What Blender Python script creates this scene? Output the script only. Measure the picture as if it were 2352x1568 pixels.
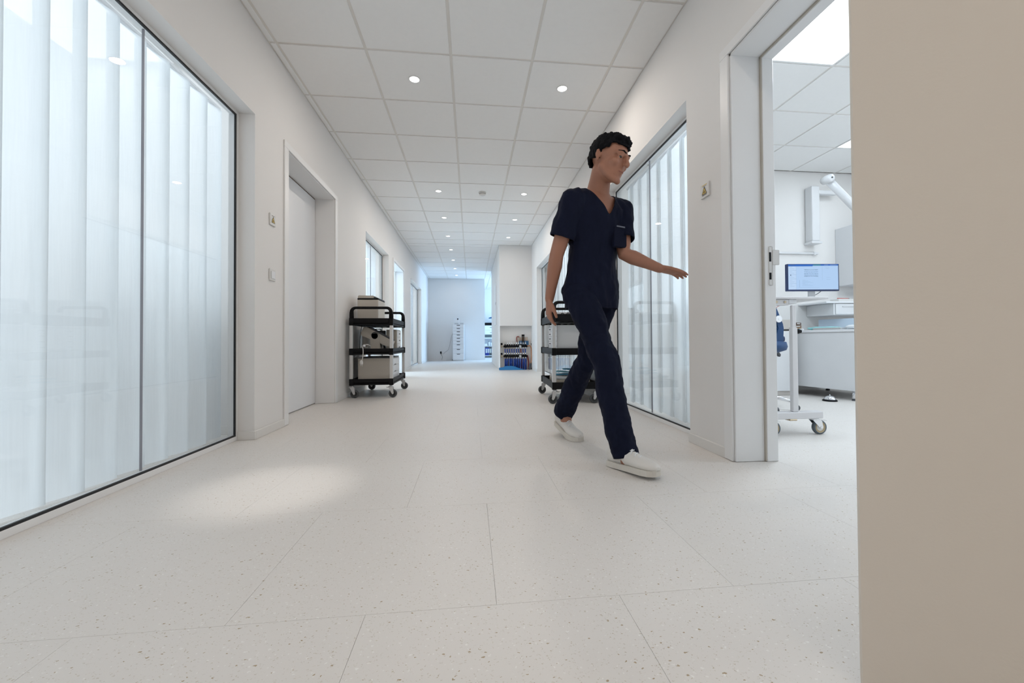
import bpy, bmesh, math, random
from mathutils import Vector, Matrix, noise
random.seed(7)
PI = math.pi
for o in list(bpy.data.objects):
    bpy.data.objects.remove(o)
SC = bpy.context.scene
COL = SC.collection

# ------------------------------------------------------------------ camera
cam_d = bpy.data.cameras.new('camera')
cam = bpy.data.objects.new('camera', cam_d)
COL.objects.link(cam)
SC.camera = cam
F, YAW, PITCH, ROLL, CAMZ = 929.65, 0.110294, 0.0132147, -0.0064219, 0.62241
cam_d.sensor_fit = 'HORIZONTAL'
cam_d.sensor_width = 36.0
cam_d.lens = F / 2352 * 36.0
cam_d.shift_x = (1176 - 1184) / 2352
cam_d.shift_y = (771 - 784) / 2352
cam_d.clip_start = 0.02
def cam_axes():
    cy, sy = math.cos(YAW), math.sin(YAW)
    cp, sp = math.cos(PITCH), math.sin(PITCH)
    cr, sr = math.cos(ROLL), math.sin(ROLL)
    W = Matrix(((cy, -sy, 0), (sy, cy, 0), (0, 0, 1)))
    P = Matrix(((1, 0, 0), (0, cp, sp), (0, -sp, cp)))
    R = Matrix(((cr, 0, sr), (0, 1, 0), (-sr, 0, cr)))
    return R @ P @ W
M3 = cam_axes()
right, fwd, up = Vector(M3[0]), Vector(M3[1]), Vector(M3[2])
mw = Matrix.Identity(4)
for i in range(3):
    mw[i][0] = right[i]; mw[i][1] = up[i]; mw[i][2] = -fwd[i]
mw[2][3] = CAMZ
cam.matrix_world = mw

# ------------------------------------------------------------------ world, view, area lights
world = bpy.data.worlds.new('world')
SC.world = world
world.use_nodes = True
world.node_tree.nodes['Background'].inputs[0].default_value = (0.75, 0.85, 1.0, 1)
world.node_tree.nodes['Background'].inputs[1].default_value = 0.5
SC.view_settings.view_transform = 'Standard'
SC.view_settings.look = 'None'
SC.view_settings.exposure = 0.14
SC.view_settings.gamma = 1.0
SC.view_settings.use_curve_mapping = False
SC.cycles.transparent_max_bounces = 40

YB_ = -2.4
def area(name, loc, size, power, color, rot=(0, 0, 0), sizey=None, shape=None, parent=None):
    l = bpy.data.lights.new(name, 'AREA')
    l.energy = power; l.color = color
    l.shape = shape or ('RECTANGLE' if sizey else 'SQUARE')
    l.size = size
    if sizey: l.size_y = sizey
    o = bpy.data.objects.new(name, l); COL.objects.link(o)
    o.location = loc; o.rotation_euler = rot
    if parent: o.parent = parent
    return o
WARM = (1.0, 0.90, 0.81)
COOL = (0.78, 0.90, 1.0)
BLUE = (0.42, 0.68, 1.0)
P_DOWN = 5.5         # each corridor downlight
P_PANEL = 15.5       # each treatment-room ceiling panel
P_LEFT = 17.5        # each left-room ceiling panel
P_BLUE = 265.0       # daylight of the side bay at the far end
# daylight through the windows of the bay behind the pillar and of the rooms
area('daylight_bay', (3.95, 14.0, 1.5), 3.6, P_BLUE, BLUE, (0, PI / 2, 0), 2.2)
area('daylight_treatment', (5.15, 2.3, 1.5), 3.0, 14, COOL, (0, PI / 2, 0), 2.0)
area('daylight_left', (-4.35, 1.2, 1.15), 2.1, 43, COOL, (0, -PI / 2, 0), 3.2)
area('daylight_left_far', (-4.35, 8.5, 1.5), 4.5, 150, (0.50, 0.76, 1.0), (0, -PI / 2, 0), 2.0)

# unseen fill lamp added behind the camera to brighten ceiling and walls
area('rear_fill_light', (-.03, YB_ + .05, 1.55), 2.5, 9, (1.0, .88, .76), (PI / 2, 0, 0), 2.0)

# ------------------------------------------------------------------ materials
MATS = {}
def nodes(m):
    m.use_nodes = True
    return m.node_tree, m.node_tree.nodes['Principled BSDF']
def mat(name, col, rough=0.5, metal=0.0, var=0.03, nscale=6.0, bump=0.0, bscale=80.0, spec=0.5, coat=0.0):
    if name in MATS: return MATS[name]
    m = bpy.data.materials.new(name); t, b = nodes(m)
    b.inputs['Roughness'].default_value = rough
    b.inputs['Metallic'].default_value = metal
    b.inputs['Specular IOR Level'].default_value = spec
    b.inputs['Coat Weight'].default_value = coat
    tc = t.nodes.new('ShaderNodeNewGeometry')
    n = t.nodes.new('ShaderNodeTexNoise'); n.inputs['Scale'].default_value = nscale
    n.inputs['Detail'].default_value = 3
    t.links.new(tc.outputs['Position'], n.inputs['Vector'])
    r = t.nodes.new('ShaderNodeMapRange')
    r.inputs['To Min'].default_value = 1 - var; r.inputs['To Max'].default_value = 1 + var
    t.links.new(n.outputs['Fac'], r.inputs['Value'])
    mx = t.nodes.new('ShaderNodeVectorMath'); mx.operation = 'SCALE'
    mx.inputs[0].default_value = col[:3]
    t.links.new(r.outputs[0], mx.inputs['Scale'])
    t.links.new(mx.outputs[0], b.inputs['Base Color'])
    if bump:
        n2 = t.nodes.new('ShaderNodeTexNoise'); n2.inputs['Scale'].default_value = bscale
        n2.inputs['Detail'].default_value = 4
        t.links.new(tc.outputs['Position'], n2.inputs['Vector'])
        bp = t.nodes.new('ShaderNodeBump'); bp.inputs['Strength'].default_value = bump
        bp.inputs['Distance'].default_value = 0.002
        t.links.new(n2.outputs['Fac'], bp.inputs['Height'])
        t.links.new(bp.outputs[0], b.inputs['Normal'])
    MATS[name] = m
    return m
def emit(name, col, s):
    if name in MATS: return MATS[name]
    m = bpy.data.materials.new(name); t, b = nodes(m)
    b.inputs['Base Color'].default_value = (*[c * .12 for c in col], 1)
    b.inputs['Emission Color'].default_value = (*col, 1)
    b.inputs['Emission Strength'].default_value = s
    MATS[name] = m
    return m

def floor_material():
    m = bpy.data.materials.new('speckled_vinyl'); t, b = nodes(m)
    N, Lk = t.nodes.new, t.links.new
    geo = N('ShaderNodeNewGeometry')
    def voro(scale, thr, pick, seedoff, stretch):
        mp = N('ShaderNodeMapping'); mp.inputs['Location'].default_value = (seedoff, seedoff * 1.7, 0)
        mp.inputs['Rotation'].default_value = (0, 0, seedoff)
        mp.inputs['Scale'].default_value = (1, stretch, 0)
        Lk(geo.outputs['Position'], mp.inputs['Vector'])
        nz = N('ShaderNodeTexNoise'); nz.inputs['Scale'].default_value = scale * 2.2
        Lk(geo.outputs['Position'], nz.inputs['Vector'])
        ad = N('ShaderNodeMixRGB'); ad.blend_type = 'ADD'; ad.inputs[0].default_value = 0.012
        Lk(mp.outputs[0], ad.inputs[1]); Lk(nz.outputs['Color'], ad.inputs[2])
        v = N('ShaderNodeTexVoronoi'); v.voronoi_dimensions = '2D'; v.inputs['Scale'].default_value = scale
        Lk(ad.outputs[0], v.inputs['Vector'])
        sep = N('ShaderNodeSeparateColor'); Lk(v.outputs['Color'], sep.inputs[0])
        sz = N('ShaderNodeMath'); sz.operation = 'MULTIPLY'; sz.inputs[1].default_value = thr
        Lk(sep.outputs[1], sz.inputs[0])
        lt = N('ShaderNodeMath'); lt.operation = 'LESS_THAN'
        Lk(v.outputs['Distance'], lt.inputs[0]); Lk(sz.outputs[0], lt.inputs[1])
        pk = N('ShaderNodeMath'); pk.operation = 'LESS_THAN'; pk.inputs[1].default_value = pick
        Lk(sep.outputs[0], pk.inputs[0])
        mu = N('ShaderNodeMath'); mu.operation = 'MULTIPLY'
        Lk(lt.outputs[0], mu.inputs[0]); Lk(pk.outputs[0], mu.inputs[1])
        return mu.outputs[0]
    cur = None
    big = N('ShaderNodeTexNoise'); big.inputs['Scale'].default_value = 1.3
    Lk(geo.outputs['Position'], big.inputs['Vector'])
    base = N('ShaderNodeMixRGB'); base.inputs[1].default_value = (0.715, 0.68, 0.645, 1)
    base.inputs[2].default_value = (0.745, 0.715, 0.685, 1); Lk(big.outputs['Fac'], base.inputs[0])
    cur = base.outputs[0]
    for (sc, th, pk, so, st, colr) in ((60, 0.17, 0.16, 0.3, 1.5, (0.40, 0.31, 0.20, 1)),
                                       (110, 0.17, 0.18, 2.1, 1.3, (0.52, 0.46, 0.36, 1)),
                                       (170, 0.24, 0.3, 4.4, 1.2, (0.56, 0.51, 0.44, 1)),
                                       (90, 0.24, 0.2, 6.0, 1.3, (0.82, 0.80, 0.77, 1))):
        mx = N('ShaderNodeMixRGB'); mx.inputs[2].default_value = colr
        f = voro(sc, th, pk, so, st)
        Lk(f, mx.inputs[0]); Lk(cur, mx.inputs[1]); cur = mx.outputs[0]
    Lk(cur, b.inputs['Base Color'])
    b.inputs['Roughness'].default_value = 0.42
    b.inputs['Specular IOR Level'].default_value = 0.4
    n2 = N('ShaderNodeTexNoise'); n2.inputs['Scale'].default_value = 30
    Lk(geo.outputs['Position'], n2.inputs['Vector'])
    bp = N('ShaderNodeBump'); bp.inputs['Strength'].default_value = 0.05; bp.inputs['Distance'].default_value = 0.004
    Lk(n2.outputs['Fac'], bp.inputs['Height']); Lk(bp.outputs[0], b.inputs['Normal'])
    MATS['floor'] = m
    return m
def glass_material(name='clear_glass', tint=(0.985, 0.993, 0.993)):
    m = bpy.data.materials.new(name); m.use_nodes = True; t = m.node_tree
    for n in list(t.nodes):
        if n.type != 'OUTPUT_MATERIAL': t.nodes.remove(n)
    out = [n for n in t.nodes][0]
    fr = t.nodes.new('ShaderNodeFresnel')
    geo = t.nodes.new('ShaderNodeNewGeometry')      # same reflectance on both faces of the pane
    mr = t.nodes.new('ShaderNodeMapRange'); mr.inputs['To Min'].default_value = 1.38; mr.inputs['To Max'].default_value = 1 / 1.38
    t.links.new(geo.outputs['Backfacing'], mr.inputs['Value']); t.links.new(mr.outputs[0], fr.inputs['IOR'])
    tr = t.nodes.new('ShaderNodeBsdfTransparent'); tr.inputs[0].default_value = (*tint, 1)
    gl = t.nodes.new('ShaderNodeBsdfGlossy'); gl.inputs['Roughness'].default_value = 0.0
    mx = t.nodes.new('ShaderNodeMixShader')
    t.links.new(fr.outputs[0], mx.inputs[0]); t.links.new(tr.outputs[0], mx.inputs[1]); t.links.new(gl.outputs[0], mx.inputs[2])
    t.links.new(mx.outputs[0], out.inputs[0])
    MATS[name] = m
    return m
def sheer_material(name, alpha, col=(0.9, 0.93, 0.95)):
    m = bpy.data.materials.new(name); m.use_nodes = True; t = m.node_tree
    for n in list(t.nodes):
        if n.type != 'OUTPUT_MATERIAL': t.nodes.remove(n)
    out = [n for n in t.nodes][0]
    tr = t.nodes.new('ShaderNodeBsdfTransparent')
    df = t.nodes.new('ShaderNodeBsdfDiffuse'); df.inputs[0].default_value = (*col, 1)
    tl = t.nodes.new('ShaderNodeBsdfTranslucent'); tl.inputs[0].default_value = (*col, 1)
    a = t.nodes.new('ShaderNodeMixShader'); a.inputs[0].default_value = 0.62
    t.links.new(df.outputs[0], a.inputs[1]); t.links.new(tl.outputs[0], a.inputs[2])
    geo = t.nodes.new('ShaderNodeNewGeometry')
    mp = t.nodes.new('ShaderNodeMapping'); mp.inputs['Scale'].default_value = (1, 1, 0.04)
    n = t.nodes.new('ShaderNodeTexNoise'); n.inputs['Scale'].default_value = 160; n.inputs['Detail'].default_value = 2
    t.links.new(geo.outputs['Position'], mp.inputs[0]); t.links.new(mp.outputs[0], n.inputs['Vector'])
    r = t.nodes.new('ShaderNodeMapRange'); r.inputs['To Min'].default_value = alpha - 0.04; r.inputs['To Max'].default_value = alpha + 0.04
    t.links.new(n.outputs['Fac'], r.inputs['Value'])
    mx = t.nodes.new('ShaderNodeMixShader')
    t.links.new(r.outputs[0], mx.inputs[0]); t.links.new(tr.outputs[0], mx.inputs[1]); t.links.new(a.outputs[0], mx.inputs[2])
    t.links.new(mx.outputs[0], out.inputs[0])
    MATS[name] = m
    return m

FLOOR = floor_material()
FLOORSEAM = mat('floor_seam', (0.66, 0.63, 0.59), 0.7)
WALL = mat('wall_paint', (0.815, 0.80, 0.785), 0.75, var=0.012, nscale=2.5, bump=0.12, bscale=350)
CEILTILE = mat('ceiling_tile_fibre', (0.91, 0.905, 0.895), 0.9, var=0.015, nscale=30, bump=0.25, bscale=500)
GRID = mat('ceiling_grid_metal', (0.80, 0.77, 0.73), 0.5)
GAP = mat('ceiling_void', (0.40, 0.38, 0.36), 0.9)
TRIM = mat('white_lacquer', (0.84, 0.84, 0.84), 0.4, var=0.01)
BASEB = mat('baseboard_white', (0.77, 0.755, 0.73), 0.5, var=0.01)
DOORM = mat('door_laminate', (0.83, 0.84, 0.86), 0.45, var=0.012, nscale=3)
LEAFM = mat('near_door_shade_tan', (0.71, 0.64, 0.56), 0.55, var=0.012, nscale=4, bump=0.1, bscale=200)  # off-white door, tan cast of the lighting put into the colour
GASKET = mat('black_gasket', (0.006, 0.007, 0.009), 0.45)
GLASS = glass_material()
SHEER = sheer_material('sheer_curtain', 0.92)
BLACK = mat('black_plastic', (0.004, 0.0045, 0.006), 0.5, spec=0.18)
ALU = mat('brushed_aluminium', (0.66, 0.66, 0.66), 0.38, 0.75)
CHROME = mat('chrome', (0.75, 0.76, 0.78), 0.16, 1.0)
STEEL = mat('zinc_steel', (0.62, 0.63, 0.64), 0.3, 0.85)
RUBBER = mat('grey_rubber', (0.07, 0.075, 0.08), 0.6)
HUB = mat('dark_hub', (0.03, 0.033, 0.036), 0.5)
BEIGE = mat('beige_housing', (0.58, 0.54, 0.48), 0.5)
OFFW = mat('off_white_plastic', (0.72, 0.715, 0.70), 0.45)
WHITE = mat('white_plastic', (0.80, 0.81, 0.83), 0.4)
PALE = mat('pale_grey_plastic', (0.55, 0.56, 0.57), 0.5)
GREY = mat('mid_grey_plastic', (0.20, 0.21, 0.22), 0.5)
DGREY = mat('dark_grey_plastic', (0.06, 0.065, 0.075), 0.45)

# ------------------------------------------------------------------ mesh helpers
def new_bm(): return bmesh.new()
def xf(bm, verts, m):
    if m is not None: bmesh.ops.transform(bm, matrix=m, verts=verts)
def box(bm, lo, hi, bev=0.0, m=None, seg=1, mi=0):
    t = bmesh.new()
    lo, hi = Vector(lo), Vector(hi)
    bmesh.ops.create_cube(t, size=1)
    for v in t.verts:
        v.co = Vector(((v.co.x + .5) * (hi.x - lo.x) + lo.x, (v.co.y + .5) * (hi.y - lo.y) + lo.y, (v.co.z + .5) * (hi.z - lo.z) + lo.z))
    if bev: bmesh.ops.bevel(t, geom=list(t.edges), offset=bev, segments=seg, profile=0.5, affect='EDGES')
    if m is not None: bmesh.ops.transform(t, matrix=m, verts=t.verts)
    merge(bm, t, mi)
def merge(bm, t, mi=0, smooth=False):
    vm = {}
    for v in t.verts: vm[v] = bm.verts.new(v.co)
    for f in t.faces:
        try:
            nf = bm.faces.new([vm[v] for v in f.verts]); nf.material_index = mi; nf.smooth = smooth or f.smooth
        except ValueError: pass
    t.free()
def cyl(bm, a, b, r, r2=None, n=16, mi=0, cap=True, smooth=True):
    a, b = Vector(a), Vector(b); r2 = r if r2 is None else r2
    d = (b - a); L = d.length
    if L < 1e-9: return
    q = d.to_track_quat('Z', 'Y').to_matrix()
    ra, rb = [], []
    for i in range(n):
        t = 2 * PI * i / n; u = q @ Vector((math.cos(t), math.sin(t), 0))
        ra.append(bm.verts.new(a + u * r)); rb.append(bm.verts.new(b + u * r2))
    for i in range(n):
        f = bm.faces.new((ra[i], ra[(i + 1) % n], rb[(i + 1) % n], rb[i])); f.material_index = mi; f.smooth = smooth
    if cap:
        f = bm.faces.new(list(reversed(ra))); f.material_index = mi
        f = bm.faces.new(rb); f.material_index = mi
def tube(bm, pts, r, n=10, mi=0, closed=False):
    pts = [Vector(p) for p in pts]
    rr = r if isinstance(r, (list, tuple)) else [r] * len(pts)
    rings = []
    prev = None
    for i, p in enumerate(pts):
        if i == 0: d = pts[1] - p
        elif i == len(pts) - 1: d = p - pts[i - 1]
        else: d = (pts[i + 1] - p).normalized() + (p - pts[i - 1]).normalized()
        d.normalize()
        if prev is None:
            u = d.orthogonal().normalized()
        else:
            u = (prev - d * prev.dot(d)).normalized()
        prev = u
        w = d.cross(u)
        rings.append([bm.verts.new(p + (u * math.cos(2 * PI * k / n) + w * math.sin(2 * PI * k / n)) * rr[i]) for k in range(n)])
    for a, b in zip(rings[:-1], rings[1:]):
        for k in range(n):
            f = bm.faces.new((a[k], a[(k + 1) % n], b[(k + 1) % n], b[k])); f.smooth = True; f.material_index = mi
    f = bm.faces.new(list(reversed(rings[0]))); f.material_index = mi
    f = bm.faces.new(rings[-1]); f.material_index = mi
def smooth_path(pts, sub=6):
    P = [Vector(p) for p in pts]; out = []
    P = [P[0] * 2 - P[1]] + P + [P[-1] * 2 - P[-2]]
    for i in range(1, len(P) - 2):
        for k in range(sub):
            t = k / sub
            a, b, c, d = P[i - 1], P[i], P[i + 1], P[i + 2]
            out.append(0.5 * ((2 * b) + (c - a) * t + (2 * a - 5 * b + 4 * c - d) * t * t + (3 * b - a - 3 * c + d) * t ** 3))
    out.append(P[-2]); return out
def lathe(bm, prof, n=20, m=None, mi=0):
    """prof: (r, z) list around the z axis"""
    t = bmesh.new(); rings = []
    for r, z in prof:
        if r < 1e-5: rings.append([t.verts.new((0, 0, z))])
        else: rings.append([t.verts.new((r * math.cos(2 * PI * k / n), r * math.sin(2 * PI * k / n), z)) for k in range(n)])
    for a, b in zip(rings[:-1], rings[1:]):
        for k in range(n):
            k2 = (k + 1) % n
            if len(a) == 1 and len(b) == 1: continue
            if len(a) == 1: f = t.faces.new((a[0], b[k2], b[k]))
            elif len(b) == 1: f = t.faces.new((a[k], a[k2], b[0]))
            else: f = t.faces.new((a[k], a[k2], b[k2], b[k]))
            f.smooth = True
    if m is not None: bmesh.ops.transform(t, matrix=m, verts=t.verts)
    merge(bm, t, mi)
def prism(bm, poly, a0, a1, axis='x', bev=0.0, m=None, mi=0):
    """poly in the two other axes; extruded along axis from a0 to a1"""
    t = bmesh.new()
    def P(u, v, w):
        return {'x': (w, u, v), 'y': (u, w, v), 'z': (u, v, w)}[axis]
    A = [t.verts.new(P(u, v, a0)) for u, v in poly]; B = [t.verts.new(P(u, v, a1)) for u, v in poly]
    n = len(poly)
    t.faces.new(A); t.faces.new(list(reversed(B)))
    for i in range(n): t.faces.new((A[i], B[i], B[(i + 1) % n], A[(i + 1) % n]))
    bmesh.ops.recalc_face_normals(t, faces=t.faces)
    if bev: bmesh.ops.bevel(t, geom=list(t.edges), offset=bev, segments=2, affect='EDGES')
    if m is not None: bmesh.ops.transform(t, matrix=m, verts=t.verts)
    merge(bm, t, mi)
def obj(name, bm, mats, parent=None, loc=None, label=None, kind=None):
    bmesh.ops.recalc_face_normals(bm, faces=bm.faces)
    me = bpy.data.meshes.new(name); bm.to_mesh(me); bm.free()
    for m in (mats if isinstance(mats, (list, tuple)) else [mats]): me.materials.append(m)
    o = bpy.data.objects.new(name, me); COL.objects.link(o)
    if parent is not None: o.parent = parent
    if loc is not None: o.location = loc
    if label: o['label'] = label
    if kind: o['kind'] = kind
    return o
def thing(name, label, cat, loc=(0, 0, 0), rz=0.0, group=None):
    o = bpy.data.objects.new(name, None); COL.objects.link(o)
    o.location = loc; o.rotation_euler = (0, 0, rz); o.empty_display_size = 0.1
    o['label'] = label; o['category'] = cat
    if group: o['group'] = group
    return o
def tag(o, label, cat, group=None):
    o['label'] = label; o['category'] = cat
    if group: o['group'] = group
    return o
def struct(name, bm, mats, parent=None):
    o = obj(name, bm, mats, parent)
    if parent is None: o['kind'] = 'structure'
    return o
def copy_obj(o, parent=None, name=None):
    c = o.copy(); COL.objects.link(c)
    if parent is not None: c.parent = parent
    return c
def copy_tree(o, parent=None):
    c = o.copy(); COL.objects.link(c)
    if parent is not None: c.parent = parent
    for ch in [x for x in COL.objects if x.parent == o]:
        copy_tree(ch, c)
    return c

# ------------------------------------------------------------------ dimensions
XL, XR, ZC = -1.389, 1.337, 2.7134
XLi, XRi = -1.55, 1.50           # room-side faces of the corridor walls
YB = -2.4                         # wall behind the camera
Y_FAR = 13.55
Y_END = 16.2
# ------------------------------------------------------------------ floor
bm = new_bm(); box(bm, (-4.6, YB - .2, -0.12), (5.6, Y_END + .3, -0.004)); floor = struct('floor', bm, FLOORSEAM)
bm = new_bm()   # far floor and side rooms: one sheet of the same vinyl
box(bm, (-4.6, YB - .2, -0.006), (XLi, Y_END + .3, 0))
box(bm, (XLi, 5.165, -0.006), (5.6, Y_END + .3, 0))
box(bm, (XLi, YB - .2, -0.006), (5.6, -0.835, 0))
box(bm, (3.958, -0.835, -0.006), (5.6, 5.165, 0))
obj('sheet', bm, FLOOR, floor)
tile_me = None
def add_tile(x0, x1, y0, y1):
    global tile_me
    w, d = x1 - x0, y1 - y0
    full = abs(w - .6) < 1e-4 and abs(d - .6) < 1e-4
    if full and tile_me is not None:
        o = bpy.data.objects.new('tile', tile_me); COL.objects.link(o)
    else:
        b = new_bm(); g = 0.0003
        box(b, (g, g, -0.006), (w - g, d - g, 0), 0.0002)
        o = obj('tile', b, FLOOR)
        if full: tile_me = o.data
    o.parent = floor; o.location = (x0, y0, 0)
rows = [-0.835 + .6 * k for k in range(10)]
for j, y0 in enumerate(rows):
    off = 0.358 if j % 2 == 0 else 0.058      # y0=0.365 (j=2) carries the half-offset row
    xs = [off + .6 * k for k in range(-6, 10)]
    xs = [x for x in xs if XLi < x < 3.958]
    xs = [XLi] + xs + [3.958]
    for a, b_ in zip(xs[:-1], xs[1:]):
        if b_ - a > 0.03: add_tile(a, b_, y0, y0 + .6)

# ------------------------------------------------------------------ ceiling
bm = new_bm(); box(bm, (-4.6, YB - .2, ZC + 0.012), (5.6, Y_END + .3, ZC + 0.15))
ceiling = struct('ceiling', bm, GAP)
bm = new_bm()   # plain plaster ceilings of the curtained rooms on the left
box(bm, (-4.6, YB - .2, ZC), (XLi, Y_END + .3, ZC + 0.012)); obj('plaster', bm, CEILTILE, ceiling)
ct_cache = {}
def ceil_tile(x0, x1, y0, y1):
    w, d = round(x1 - x0, 4), round(y1 - y0, 4); g = 0.010
    if w < .025 or d < .025: return
    k = (w, d)
    if k not in ct_cache:
        b = new_bm(); g = min(g, w * .3)
        box(b, (g, g, -0.006), (w - g, d - g, 0.013), 0.002)
        o = obj('ceiling_tile', b, CEILTILE); ct_cache[k] = o.data
    else:
        o = bpy.data.objects.new('ceiling_tile', ct_cache[k]); COL.objects.link(o)
    o.parent = ceiling; o.location = (x0, y0, ZC)
def grid_region(xlines, ylines, x0, x1, y0, y1, skip=()):
    xs = [x0] + [x for x in xlines if x0 + .01 < x < x1 - .01] + [x1]
    ys = [y0] + [y for y in ylines if y0 + .01 < y < y1 - .01] + [y1]
    for i in range(len(xs) - 1):
        for j in range(len(ys) - 1):
            cx, cy = (xs[i] + xs[i + 1]) / 2, (ys[j] + ys[j + 1]) / 2
            if any(abs(cx - a) < .2 and abs(cy - b) < .2 for a, b in skip): continue
            ceil_tile(xs[i], xs[i + 1], ys[j], ys[j + 1])
    for x in xs[1:-1]:
        b = new_bm(); box(b, (x - .012, y0, ZC), (x + .012, y1, ZC + .014)); obj('grid_rail', b, GRID, ceiling)
    b = new_bm(); box(b, (x0, y0, ZC - .001), (x0 + .019, y1, ZC + .013)); obj('edge_trim', b, GRID, ceiling)
    b = new_bm(); box(b, (x1 - .019, y0, ZC - .001), (x1, y1, ZC + .013)); obj('edge_trim', b, GRID, ceiling)
    for y in ys[1:-1]:
        b = new_bm(); box(b, (x0, y - .012, ZC + .0004), (x1, y + .012, ZC + .0136)); obj('cross_rail', b, GRID, ceiling)
XLINES = [-1.334 + .6 * k for k in range(5)]
YLINES = [2.953 + .6 * k for k in range(-9, 26)]
grid_region(XLINES, YLINES, XL, XR, YB, 8.73)
grid_region(XLINES, YLINES, XL, 0.625, 8.73, 13.55)
grid_region([1.066, 1.666, 2.266, 2.866, 3.466], YLINES, 0.625, 4.0, 12.3, Y_END)
RX = [2.16 + .6 * k for k in range(6)]
RY = [2.778 + .6 * k for k in range(-4, 4)]
PANELS = [(2.46, 2.478), (4.26, 3.678), (4.26, 1.278)]
grid_region(RX, RY, XRi, 5.2, 0.2, 4.6, skip=PANELS)
bm = new_bm(); box(bm, (XR, YB, ZC - .0), (XRi + .0, 12.3, ZC + .012)); box(bm, (XLi, YB, ZC), (XL, Y_END, ZC + .012))
box(bm, (XRi, 4.6, ZC), (5.6, 12.3, ZC + .012)); box(bm, (0.47, 13.55, ZC), (0.625, Y_END, ZC + .012))
obj('plaster', bm, CEILTILE, ceiling)

# ------------------------------------------------------------------ walls
def wall_y(bm, x0, x1, y0, y1, opens, z1=ZC + 0.02):
    """wall running along y between x0..x1 with openings (ya, yb, za, zb)"""
    y = y0
    for ya, yb, za, zb in sorted(opens):
        if ya > y: box(bm, (x0, y, 0), (x1, ya, z1))
        if za > 0: box(bm, (x0, ya, 0), (x1, yb, za))
        if zb < z1: box(bm, (x0, ya, zb), (x1, yb, z1))
        y = yb
    if y < y1: box(bm, (x0, y, 0), (x1, y1, z1))
WIN_L = [(-1.4, 2.787), (5.583, 7.11), (9.667, 11.70)]
WIN_R = [(2.36, 3.885), (5.06, 8.10)]
DOOR_L = [(3.255, 4.335), (7.555, 8.655)]
ZW = 2.112
bm = new_bm(); wall_y(bm, XLi, XL, YB, Y_END, [(a, b, 0, ZW) for a, b in WIN_L] + [(a, b, 0, 2.10) for a, b in DOOR_L]); struct('wall_left', bm, WALL)
bm = new_bm(); wall_y(bm, XR, XRi, YB, 12.3, [(a, b, 0, ZW) for a, b in WIN_R] + [(0.92, 1.94, 0, 2.10)])
struct('wall_right', bm, WALL)
bm = new_bm(); box(bm, (XLi, Y_FAR, 0), (0.47, Y_FAR + .14, ZC + .02)); struct('wall_far', bm, WALL)
bm = new_bm(); box(bm, (XLi, Y_END, 0), (4.2, Y_END + .14, ZC + .02)); struct('wall_end', bm, WALL)
bm = new_bm(); box(bm, (XLi, YB - .14, 0), (5.3, YB, ZC + .02)); struct('wall_back', bm, WALL)
# pillar wall with the open niche in its foot
NZ, NX0, NX1, ND = 0.955, 0.632, 1.330, 0.13
bm = new_bm()
box(bm, (0.625, 8.73 + ND, 0), (1.337, 12.10, ZC + .02))
struct('wall_pillar', bm, WALL)
bm = new_bm(); box(bm, (0.625, 8.73, NZ), (1.337, 8.73 + ND, ZC + .02)); struct('wall_pillar_front', bm, WALL)
bm = new_bm(); box(bm, (0.625, 8.73, 0), (NX0, 8.73 + ND, NZ)); struct('trim_1', bm, WALL)
bm = new_bm(); box(bm, (NX1, 8.73, 0), (1.337, 8.73 + ND, NZ)); struct('trim_2', bm, WALL)
bm = new_bm(); box(bm, (4.0, 12.3, 0), (4.14, Y_END, ZC + .02)); struct('wall_bay', bm, WALL)
bm = new_bm(); box(bm, (1.337, 12.16, 0), (4.1, 12.3, ZC + .02)); struct('wall_bay_near', bm, WALL)
bm = new_bm(); box(bm, (XRi, 4.6, 0), (5.3, 4.74, ZC + .02)); struct('wall_treatment_end', bm, WALL)
bm = new_bm(); box(bm, (5.2, -.0, 0), (5.34, 4.7, ZC + .02)); struct('wall_treatment_side', bm, WALL)
bm = new_bm(); box(bm, (XRi, 0.06, 0), (5.3, 0.2, ZC + .02)); struct('wall_treatment_near', bm, WALL)
# wall behind the second right window and the rooms on the left
bm = new_bm(); box(bm, (3.4, 4.74, 0), (3.5, 12.2, ZC + .02)); struct('wall_store', bm, WALL)
bm = new_bm(); box(bm, (-4.54, YB, 0), (-4.4, Y_END, ZC + .02)); struct('wall_left_outer', bm, WALL)
for k, y in enumerate((2.97, 5.2, 7.35, 9.3, 12.0)):
    bm = new_bm(); box(bm, (-4.4, y, 0), (XLi, y + .1, ZC)); struct('wall_partition', bm, WALL)
bm = new_bm(); box(bm, (-4.4, 2.958, 0), (XLi, 2.97, .06), .002); struct('baseboard_partition', bm, BASEB)
bm = new_bm(); box(bm, (XRi, 4.588, 0), (3.6, 4.6, .06), .002); struct('baseboard_treatment', bm, BASEB)

# baseboards
def baseboard(name, segs):
    b = new_bm()
    for lo, hi in segs:
        box(b, lo, hi, 0.002)
    return struct(name, b, BASEB)
bh, bt = 0.056, 0.011
baseboard('baseboard_left', [((XL, 2.787, 0), (XL + bt, 3.189, bh)), ((XL - .098, 2.776, 0), (XL + bt, 2.787, bh)),
                             ((XL, 4.401, 0), (XL + bt, 5.583, bh)), ((XL, 7.11, 0), (XL + bt, 7.489, bh)),
                             ((XL, 8.721, 0), (XL + bt, 9.667, bh)), ((XL, 11.70, 0), (XL + bt, Y_FAR, bh))])
baseboard('baseboard_right', [((XR - bt, 2.005, 0), (XR, 2.36, bh)), ((XR - bt, 3.885, 0), (XR, 5.06, bh)),
                              ((XR - bt, 3.874, 0), (XR + .098, 3.885, bh)), ((XR - bt, 8.10, 0), (XR, 8.73, bh)), ((XR - bt, YB, 0), (XR, -0.06, bh))])

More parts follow.
